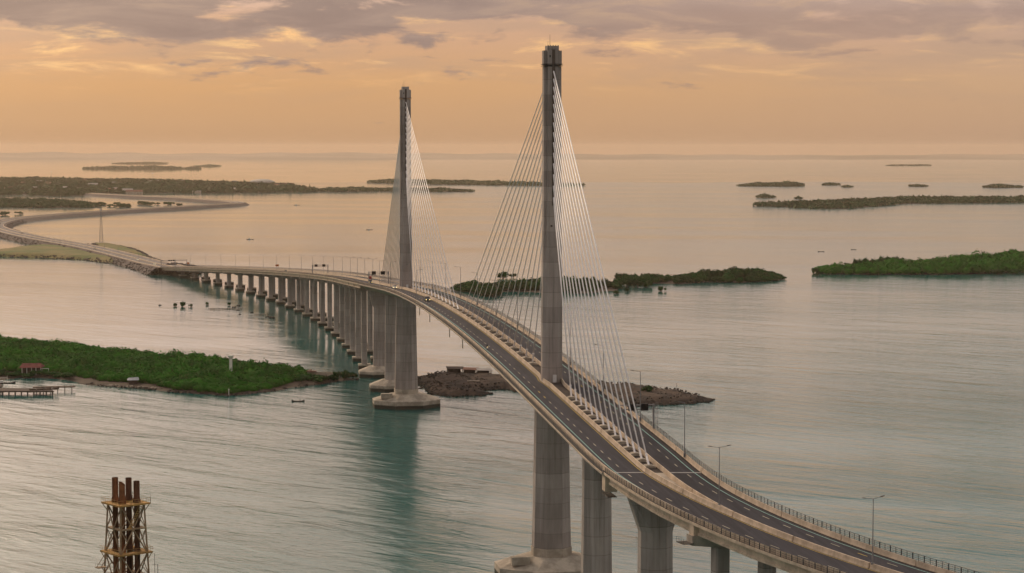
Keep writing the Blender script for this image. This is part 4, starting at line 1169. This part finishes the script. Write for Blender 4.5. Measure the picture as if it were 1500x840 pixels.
for x, y, h_, lab in ((-1560, 7250, 42, 'thin radio mast on the far town shore near its edge'), (-1200, 7150, 38, 'thin radio mast on the far town shore near the causeway landing')):
    r = empty('radio_mast', (x, y, 0)); tag(r, lab, 'mast'); MB().tube((0, 0, 0), (0, 0, h_), .7, .35, 6).obj('shaft', 'galvanized', r); MB().tube((0, 0, h_ - 6), (0, 0, h_ - 2), 1.5, 1.5, 8).obj('antenna', 'cabinet', r)

# ------------------------------------------------------------------ things on the near mangrove island
r = empty('ruined_house', (-247, 1096, 1.0), .12); tag(r, 'derelict house with a dark red roof at the edge of the mangrove thicket', 'house')
MB().box((0, .6, 1.6), (9.5, 5.5, 3.4)).obj('wall', 'hut_dark', r)
MB().add([(-6.4, -4.2, 3.5), (5.2, -4.2, 3.5), (6.2, 4.0, 3.7), (-5.6, 4.0, 3.7), (-5.0, .6, 5.5), (4.2, .6, 5.5)], [(0, 1, 5, 4), (2, 3, 4, 5), (1, 2, 5), (3, 0, 4), (0, 3, 2, 1)]).obj('roof', 'roof_red', r)
for x in (-4.8, -2.4, 0, 2.2, 4.6): MB().tube((x, -3.6, -.5), (x, -3.6, 3.5), .17, n=6).obj('post', 'white_paint', r)
for x in (-3.2, 1.6): MB().box((x, -2.2, 1.7), (1.2, .12, 1.6)).obj('window', 'sign_black', r)
for x in (5.2, 8.4): MB().tube((x, -2, -.5), (x, -2, 2.9), .14, n=6).obj('post', 'white_paint', r)
MB().tube((4.8, -2, 2.9), (8.6, -2, 2.9), .12, n=6).obj('lintel', 'white_paint', r)

r = empty('jetty', (-236, 1016, 0)); tag(r, 'old timber-and-concrete jetty on dark piles off the mangrove island', 'jetty')
MB().loft([[(-40, -6, 1.5), (19, -8, 1.5), (15, 3, 1.5), (-10, 6, 1.5), (-40, 8, 1.5)], [(-40, -6, 2.1), (19, -8, 2.1), (15, 3, 2.1), (-10, 6, 2.1), (-40, 8, 2.1)]]).obj('platform', 'hut_dark', r)
MB().box((15, 11, 2.0), (20, 3.2, .5), .16).obj('catwalk', 'timber', r)
for k in range(20): MB().tube((-38 + k * 2.95, -7.0 + .2 * math.sin(k * 3), -1), (-38 + k * 2.95, -7.0, 1.6), .34, n=7).obj('pile', 'hut_dark', r)
for k in range(6): MB().tube((7 + k * 3.3, 8.4 + k * .55, -1), (7 + k * 3.3, 8.4 + k * .55, 1.8), .24, n=6).obj('pile', 'hut_dark', r)
for k in range(4): MB().box((8 + k * 3.4, -4 + k, 2.5), (3.2, 1.4, .8), .3 * k).obj('debris', 'timber', r)
mp_ = scatter([(-40, -1), (-12, 2), (-12, 20), (-40, 24)], 1.8, 3); mp_ = mp_ + np.array((-236, 1016)) 
boulders('rubble_heap', np.column_stack([mp_, 1.0 + 1.6 * vnoise(mp_, 8, 2)]), .5, 1.5, 17, 'rock_pale', label='heap of pale rubble behind the old jetty', cat='rubble')

r = empty('beacon', (-140, 1060, 4.2)); tag(r, 'slender white beacon column with a flared top rising out of the mangroves', 'beacon')
MB().tube((0, 0, -4.0), (0, 0, 8.2), .85, .75, 14).obj('shaft', 'white_paint', r)
MB().tube((0, 0, 8.2), (0, 0, 9.4), .75, 1.45, 14).obj('flare', 'white_paint', r); MB().tube((0, 0, 9.4), (0, 0, 10.0), 1.5, 1.5, 14).obj('cap', 'white_paint', r)
r = empty('marker_post', (-134, 1006.5, 0)); tag(r, 'short pale marker post on the shore below the white beacon', 'post'); MB().tube((0, 0, -.6), (0, 0, 3.0), .18, .14, 8).obj('shaft', 'white_paint', r); MB().box((0, 0, 3.1), (.5, .5, .3)).obj('cap', 'white_paint', r)

r = empty('shack', (-187, 1050, .9), .2); tag(r, 'small shack under a grey tarpaulin on the muddy shore', 'shack')
MB().box((0, 0, 1.0), (4.2, 3.0, 2.0)).obj('wall', 'hut_dark', r)
MB().add([(-2.8, -2.2, 2.0), (2.8, -2.2, 2.0), (3.0, 2.0, 2.4), (-2.8, 2.0, 2.3), (-2.0, 0, 3.1), (2.6, 0, 3.3)], [(0, 1, 5, 4), (2, 3, 4, 5), (1, 2, 5), (3, 0, 4), (0, 3, 2, 1)]).obj('roof', 'tarp', r)
for x in (-2.6, 2.6): MB().tube((x, -2.0, -.6), (x, -2.0, 2.1), .08, n=6).obj('post', 'timber', r)
tag(boulders('shore_debris', np.column_stack([along([(-205, 1047), (-183, 1038), (-170, 1032)], .8, 71, 3, False), np.full(len(along([(-205, 1047), (-183, 1038), (-170, 1032)], .8, 71, 3, False)), .7)]), .3, 1.1, 72, 'rock_pale'), 'pale stones on the muddy beach by the tarpaulin shack', 'stones')
r = empty('ruined_wall', (-97, 1076, .8), -.15); tag(r, 'roofless pale ruin with broken walls on the point of the mangrove island', 'ruin')
MB().box((0, 0, 1.6), (13, .6, 3.4)).obj('wall', 'rock_pale', r); MB().box((-6, 3, 2.1), (.6, 6, 4.2)).obj('wall', 'rock_pale', r); MB().box((4.5, 1.2, 1.0), (.6, 5, 2.2)).obj('wall', 'rock_pale', r); MB().box((-4.2, -.6, 3.7), (5.2, 2.2, .35)).obj('slab', 'roof_rust', r); MB().box((7, -1.5, .5), (5, 2.2, .5)).obj('slab', 'white_paint', r)
for x, y, h_, wd in ((-84, 1079, 5.5, 5), (-80.5, 1081, 4, 4), (-91, 1070, 3.5, 5), (-97, 1066, 4.5, 9), (-104, 1062, 4.5, 9), (-89, 1083, 4, 5)):
    tree(x, y, h_, wd, 'low bush on the rocky point of the mangrove island by the roofless ruin', 'bushes on the rocky point', .4)


for x, y, h_, wd in ((-254, 1088, 3.5, 7), (-247, 1086, 2.6, 6), (-239.5, 1090, 4.0, 7), (-262, 1090, 4.5, 8), (-233, 1088, 3.5, 8), (-226, 1082, 3.2, 7)):
    tree(x, y, h_, wd, 'low bush in front of the derelict red-roofed house', 'bushes by the derelict house', .3)

# ------------------------------------------------------------------ boats
def boat(x, y, L_, rz, label, cabin=False, person=False):
    r = empty('outrigger_boat', (x, y, 0), rz); tag(r, label, 'boat')
    mb = MB(); rings = []
    for k in range(7):
        u = k / 6 * 2 - 1; w_ = L_ * .055 * (1 - u * u) + .03; zz = .35 + .55 * u * u * u * u
        rings.append([(u * L_ / 2, -w_ * .35, -.25), (u * L_ / 2, w_ * .35, -.25), (u * L_ / 2, w_, zz), (u * L_ / 2, -w_, zz)])
    mb.loft(rings); mb.obj('hull', 'hut_dark', r)
    for sg in (-1, 1):
        MB().tube((-L_ * .36, sg * L_ * .2, .08), (L_ * .36, sg * L_ * .2, .12), .07, n=6).obj('outrigger', 'timber', r)
    for xx in (-L_ * .2, L_ * .2): MB().tube((xx, -L_ * .2, .15), (xx, L_ * .2, .15), .05, n=5).obj('outrigger_boom', 'timber', r)
    if cabin: MB().box((-L_ * .1, 0, .95), (L_ * .28, L_ * .08, 1.1)).obj('cabin', 'white_paint', r)
    return r


boat(-99, 984, 6, .1, 'small dark outrigger boat in open water off the mangrove island')
pp = person_mesh('cloth_dark'); pp.location = (-98.2, 984, -.45); pp.rotation_euler = (0, 0, .1); tag(pp, 'figure in dark clothes sitting in the outrigger boat off the mangrove island', 'person')
for x, y, L_, lab in ((-443, 4402, 14, 'tiny boat in the wide water off the causeway loop'), (-205, 3072, 9, 'tiny boat in open water behind the pylon by the paired-column viaduct'), (-337, 2749, 9, 'tiny boat in the water inside the causeway bend'), (40, 2330, 7, 'speck of a boat beyond the mangrove bank'), (350, 2420, 7, 'speck of a boat behind the large rising mangrove island'), (395, 2470, 6, 'second speck of a boat behind the large rising mangrove island')):
    boat(x, y, L_, rnd.uniform(-.3, .3), lab, L_ > 8)
r = boat(-254, 1060, 13, .15, 'white outrigger boat with bamboo posts moored behind the old jetty', True)
for x in (-2.5, 2.5): MB().tube((x, 0, .3), (x, 0, 4.0), .08, n=5).obj('mast', 'white_paint', r)
MB().tube((-2.5, 0, 2.8), (2.5, 0, 2.8), .07, n=5).obj('crossbar', 'white_paint', r)
r = boat(-46, 1003 + 34, 7, .8, 'dark boat tied up between the pylon footing and the rock islet')

# fish traps: lines of bamboo stakes in the shallows
def trap(pts, label, step=1.5):
    r = empty('fish_trap', (pts[0][0], pts[0][1], 0)); tag(r, label, 'fish trap'); mb = MB(); n = 0
    for a, b_ in zip(pts[:-1], pts[1:]):
        L_ = math.dist(a, b_)
        for k in range(int(L_ / step) + 1):
            x = a[0] + (b_[0] - a[0]) * k * step / L_ + rnd.uniform(-.5, .5) - pts[0][0]; y = a[1] + (b_[1] - a[1]) * k * step / L_ + rnd.uniform(-1, 1) - pts[0][1]
            mb.tube((x, y, -1), (x + rnd.uniform(-.3, .3), y, rnd.uniform(.5, 1.5)), .12, .08, 5)
    tag(mb.obj('stakes', 'hut_dark', r), kind='stuff')
    for a, b_ in zip(pts[:-1], pts[1:]):
        q0 = (a[0] - pts[0][0], a[1] - pts[0][1], .45); q1 = (b_[0] - pts[0][0], b_[1] - pts[0][1], .45); MB().tube(q0, q1, .14, n=5).obj('rail', 'timber', r)


trap([(-221, 1553), (-212, 1549), (-204, 1556), (-197, 1563)], 'dark bamboo fish trap floating off the paired-column viaduct')
trap([(-219, 1550), (-196, 1549)], 'straight bamboo fence lying beside the dark bamboo fish trap')
trap([(-181, 1500), (-176, 1497), (-168, 1503)], 'small hooked fish trap close under the viaduct piers')
for x, y, s_ in ((-166, 1473, 1.6), (-170, 1480, 1.2), (-186, 1522, 1.0), (-192, 1503, .8), (-203, 1583, 1.4), (-205, 1572, .9), (-262, 1590, .8), (-198, 1543, .8)):
    boulders_ = boulders('reef_rock', [(x + rnd.uniform(-s_, s_), y + rnd.uniform(-3, 3), .15) for _ in range(7)], .4 * s_, 1.0 * s_, int(abs(x)), 'boulder', label='cluster of dark reef rocks breaking the surface near the viaduct', cat='rocks')
    boulders_['group'] = 'reef rocks near the viaduct'

# ------------------------------------------------------------------ things on the rock islet
def hut(x, y, L_, Wd, H, rz, label, m_roof):
    r = empty('shanty', (x, y, 2.7), rz); tag(r, label, 'hut')
    for sx_ in (-1, 1):
        for sy_ in (-1, 1): MB().tube((sx_ * L_ / 2, sy_ * Wd / 2, -.8), (sx_ * L_ / 2, sy_ * Wd / 2, H), .12, n=6).obj('post', 'timber', r)
    MB().box((-.1 * L_, .2, H * .45), (L_ * .88, Wd * .9, H * .95)).obj('wall', 'hut_dark', r)
    MB().add([(-L_ * .62, -Wd * .7, H), (L_ * .60, -Wd * .7, H - .25), (L_ * .6, Wd * .7, H + .35), (-L_ * .62, Wd * .7, H + .55)], [(0, 1, 2, 3)]).add([(-L_ * .62, -Wd * .7, H + .12), (L_ * .60, -Wd * .7, H - .13), (L_ * .6, Wd * .7, H + .47), (-L_ * .62, Wd * .7, H + .67)], [(0, 1, 2, 3)]).obj('roof', m_roof, r)
    return r


hut(-29, 1090, 7.5, 5.0, 1.9, .1, 'dark open-fronted shanty with a dark roof on the rock islet', 'hut_dark')
hut(-21, 1087, 6.5, 4.5, 1.7, -.1, 'rust-roofed shanty on the rock islet', 'roof_rust')
hut(-14, 1084, 6.5, 4, 1.6, .15, 'smallest shanty, grey-roofed, on the rock islet', 'roof_grey')
tree(64, 1006, 4.2, 4.5, 'single green bush on the bare rock islet', None, 1.8)
r = empty('concrete_slab', (-19, 1046, 2.7)); tag(r, 'pale concrete slab lying on the rock islet', 'slab'); MB().box((0, 0, .1), (6, 2.2, .3)).obj('slab', 'rock_pale', r)
r = empty('survey_pole', (78, 1008, 2.0)); tag(r, 'thin survey pole on the bare end of the rock islet', 'pole'); MB().tube((0, 0, -.5), (0, 0, 4), .09, n=6).obj('shaft', 'galvanized', r)

# ------------------------------------------------------------------ rusty stack tower
SX, SY = -89.7, 492.5
r = empty('stack_tower', (SX, SY, 0), math.radians(40)); tag(r, 'rusty lattice tower carrying four steel exhaust stacks, with two ochre platforms', 'chimney')
MB().loft([[(a * 9, b_ * 9, zz) for a, b_ in ((1, 1), (-1, 1), (-1, -1), (1, -1))] for zz in (-1.5, 2.5)]).obj('base', 'concrete_footing', r)
def hw(z_): return 3.05 + (34.4 - z_) * .042
cs = [(1, 1), (-1, 1), (-1, -1), (1, -1)]
for a in cs: MB().tube((a[0] * hw(2.5), a[1] * hw(2.5), 2.5), (a[0] * hw(34.4), a[1] * hw(34.4), 34.4), .24, .20, 8).obj('leg', 'lattice', r)
levels = [2.5, 7.7, 12.9, 18.0, 23.1, 28.9, 34.4]
for k in range(6):
    z0_, z1_ = levels[k], levels[k + 1]; zm = (z0_ + z1_) / 2
    for q in range(4):
        a, b_ = cs[q], cs[(q + 1) % 4]; mb = MB(); m0 = ((a[0] + b_[0]) / 2, (a[1] + b_[1]) / 2)
        up = k % 2 == 0
        za, zb = (z0_, z1_) if up else (z1_, z0_)
        for e in (a, b_):
            mb.tube((e[0] * hw(za), e[1] * hw(za), za), (m0[0] * hw(zb), m0[1] * hw(zb), zb), .16, n=6)
            e2 = ((e[0] + m0[0]) / 2, (e[1] + m0[1]) / 2); mb.tube((e2[0] * hw(zm), e2[1] * hw(zm), zm), (e[0] * hw(zb), e[1] * hw(zb), zb), .10, n=5)
        mb.tube((a[0] * hw(z1_), a[1] * hw(z1_), z1_), (b_[0] * hw(z1_), b_[1] * hw(z1_), z1_), .13, n=6)
        mb.obj('bracing', 'lattice', r)


def platform(zp, half, inner, m_, rail=True, th=.35):
    mb = MB(); ro = [(a[0] * half, a[1] * half) for a in cs]; ri = [(a[0] * inner, a[1] * inner) for a in cs]
    mb.v = [(x, y, zp) for x, y in ro] + [(x, y, zp) for x, y in ri] + [(x, y, zp - th) for x, y in ro] + [(x, y, zp - th) for x, y in ri]
    for q in range(4):
        p_ = (q + 1) % 4; mb.f += [(q, p_, 4 + p_, 4 + q), (8 + p_, 8 + q, 12 + q, 12 + p_), (q, 8 + q, 8 + p_, p_), (4 + p_, 12 + p_, 12 + q, 4 + q)]
    po = mb.obj('platform', m_, r)
    if rail:
        for q in range(4):
            a, b_ = ro[q], ro[(q + 1) % 4]; mb = MB()
            for hz in (.55, 1.1): mb.tube((*a, zp + hz), (*b_, zp + hz), .03, n=5)
            for k in range(9):
                u = k / 8; x, y = a[0] + (b_[0] - a[0]) * u, a[1] + (b_[1] - a[1]) * u; mb.tube((x, y, zp), (x, y, zp + 1.1), .03, n=5)
            mb.obj('guard_rail', 'rail_ochre', po)
        for a in cs:
            mb = MB(); mb.tube((a[0] * half * .95, a[1] * half * .95, zp - th), (a[0] * hw(zp - 2.0), a[1] * hw(zp - 2.0), zp - 2.0), .10, n=5); mb.obj('knee_brace', 'lattice', po)
    return po


platform(34.9, 4.15, 1.0, 'rust_platform'); platform(23.5, 4.45, 2.6, 'rust_platform'); platform(29.1, 3.4, 2.3, 'lattice', False, .25); platform(18.1, 3.75, 2.5, 'lattice', False, .25)
for k, (a, b_, top, m_) in enumerate(((-1.95, -1.7, 40.1, 'rust'), (1.75, -1.95, 39.9, 'rust_shaded'), (1.8, 1.8, 40.2, 'rust_shaded'), (-1.7, 1.9, 40.6, 'rust'))):  # right and rear stacks get a darker rust, shade put into the colour
    rg = []
    for zz, rr in ((2.5, .66), (34.8, .66), (34.85, .92), (35.5, .90), (36.3, .72), (top, .72)):
        rg.append([(a + rr * math.cos(q * math.pi / 9), b_ + rr * math.sin(q * math.pi / 9), zz - (.45 * (1 + math.sin(q * math.pi / 9 + 2.6)) if (k == 0 and zz == top) else 0)) for q in range(18)])
    so = MB().loft(rg, cap=False).obj('stack', m_, r, True)
    MB().add([(a + .62 * math.cos(q * math.pi / 9), b_ + .62 * math.sin(q * math.pi / 9), top - 2.2) for q in range(18)], [tuple(range(18))]).obj('flue_disc', 'sign_black', so)  # black disc closing the stack below its rim
    MB().tube((a, b_, 23.4), (a, b_, 24.3), .82, .82, 18).obj('collar', m_, so)
# stair between the levels
mb = MB()
for sgn in (-.35, .35): mb.tube((-1.0 + sgn, -3.3, 29.2), (2.4 + sgn, -3.3 + .0, 34.8), .07, n=5)
for k in range(16): u = k / 15; mb.box((-1.0 + 3.4 * u, -3.3, 29.2 + 5.6 * u), (.8, .7, .06))
for dd in (-.4, .4):
    mb.tube((-1.0, -3.3 + dd, 30.2), (2.4, -3.3 + dd, 35.8), .03, n=5)
mb.obj('stair', 'rail_ochre', r)
mb = MB(); mb.box((-5.6, 2.0, 20.0), (2.2, 1.6, .2)); mb.tube((-5.6, 2.0, 20.0), (-3.6, 1.2, 23.4), .10, n=5); mb.tube((-6.4, 2.6, 20), (-4.2, 2.0, 23.4), .08, n=5); mb.tube((-5.4, 2.0, 19.9), (-3.7, 2.6, 17.8), .10, n=5)
for k in range(4): mb.tube((-6.6 + k * .6, 2.8, 20), (-6.6 + k * .6, 2.8, 21.1), .03, n=4)
mb.obj('side_landing', 'lattice', r)
for a, b_, h_ in ((-4.1, -4.1, 38.6), (4.1, -4.1, 37.0), (-1.0, -4.1, 39.8), (4.1, 4.1, 36.5)):
    MB().tube((a, b_, 34.9), (a, b_, h_), .05, .03, 5).obj('lightning_rod', 'steel_dark', r)
r = empty('vent_mast', (-83.4, 494, 0)); tag(r, 'pair of thin grey masts standing beside the rusty stack tower', 'mast')
MB().tube((0, 0, -1.5), (0, 0, 22.6), .10, .06, 6).obj('shaft', 'galvanized', r); MB().tube((.7, 0, -1.5), (.7, 0, 20.0), .12, .08, 6).obj('shaft', 'galvanized', r); MB().tube((-.6, 0, 20.0), (.9, 0, 20.0), .04, n=5).obj('crossbar', 'galvanized', r); MB().loft([[(a * 2, b_ * 2, zz) for a, b_ in cs] for zz in (-1.5, 1.0)]).obj('base', 'concrete_footing', r)

# ------------------------------------------------------------------ hazy evening air
hz = bpy.data.materials.new('haze'); hz.use_nodes = True; t = hz.node_tree; t.nodes.clear(); g = NT(t)
pv = g.n('ShaderNodeVolumePrincipled', {'Color': (1.0, .78, .60, 1), 'Density': 2.7e-5, 'Anisotropy': 0.3})
g.n('ShaderNodeOutputMaterial', {1: pv.outputs[0]}); MATS['haze'] = hz
hb = MB(); hb.box((0, 0, 81.0), (57000, 57000, 166.0)); ho = hb.obj('haze', 'haze'); tag(ho, kind='stuff')
ho.data.materials.clear(); ho.data.materials.append(hz)
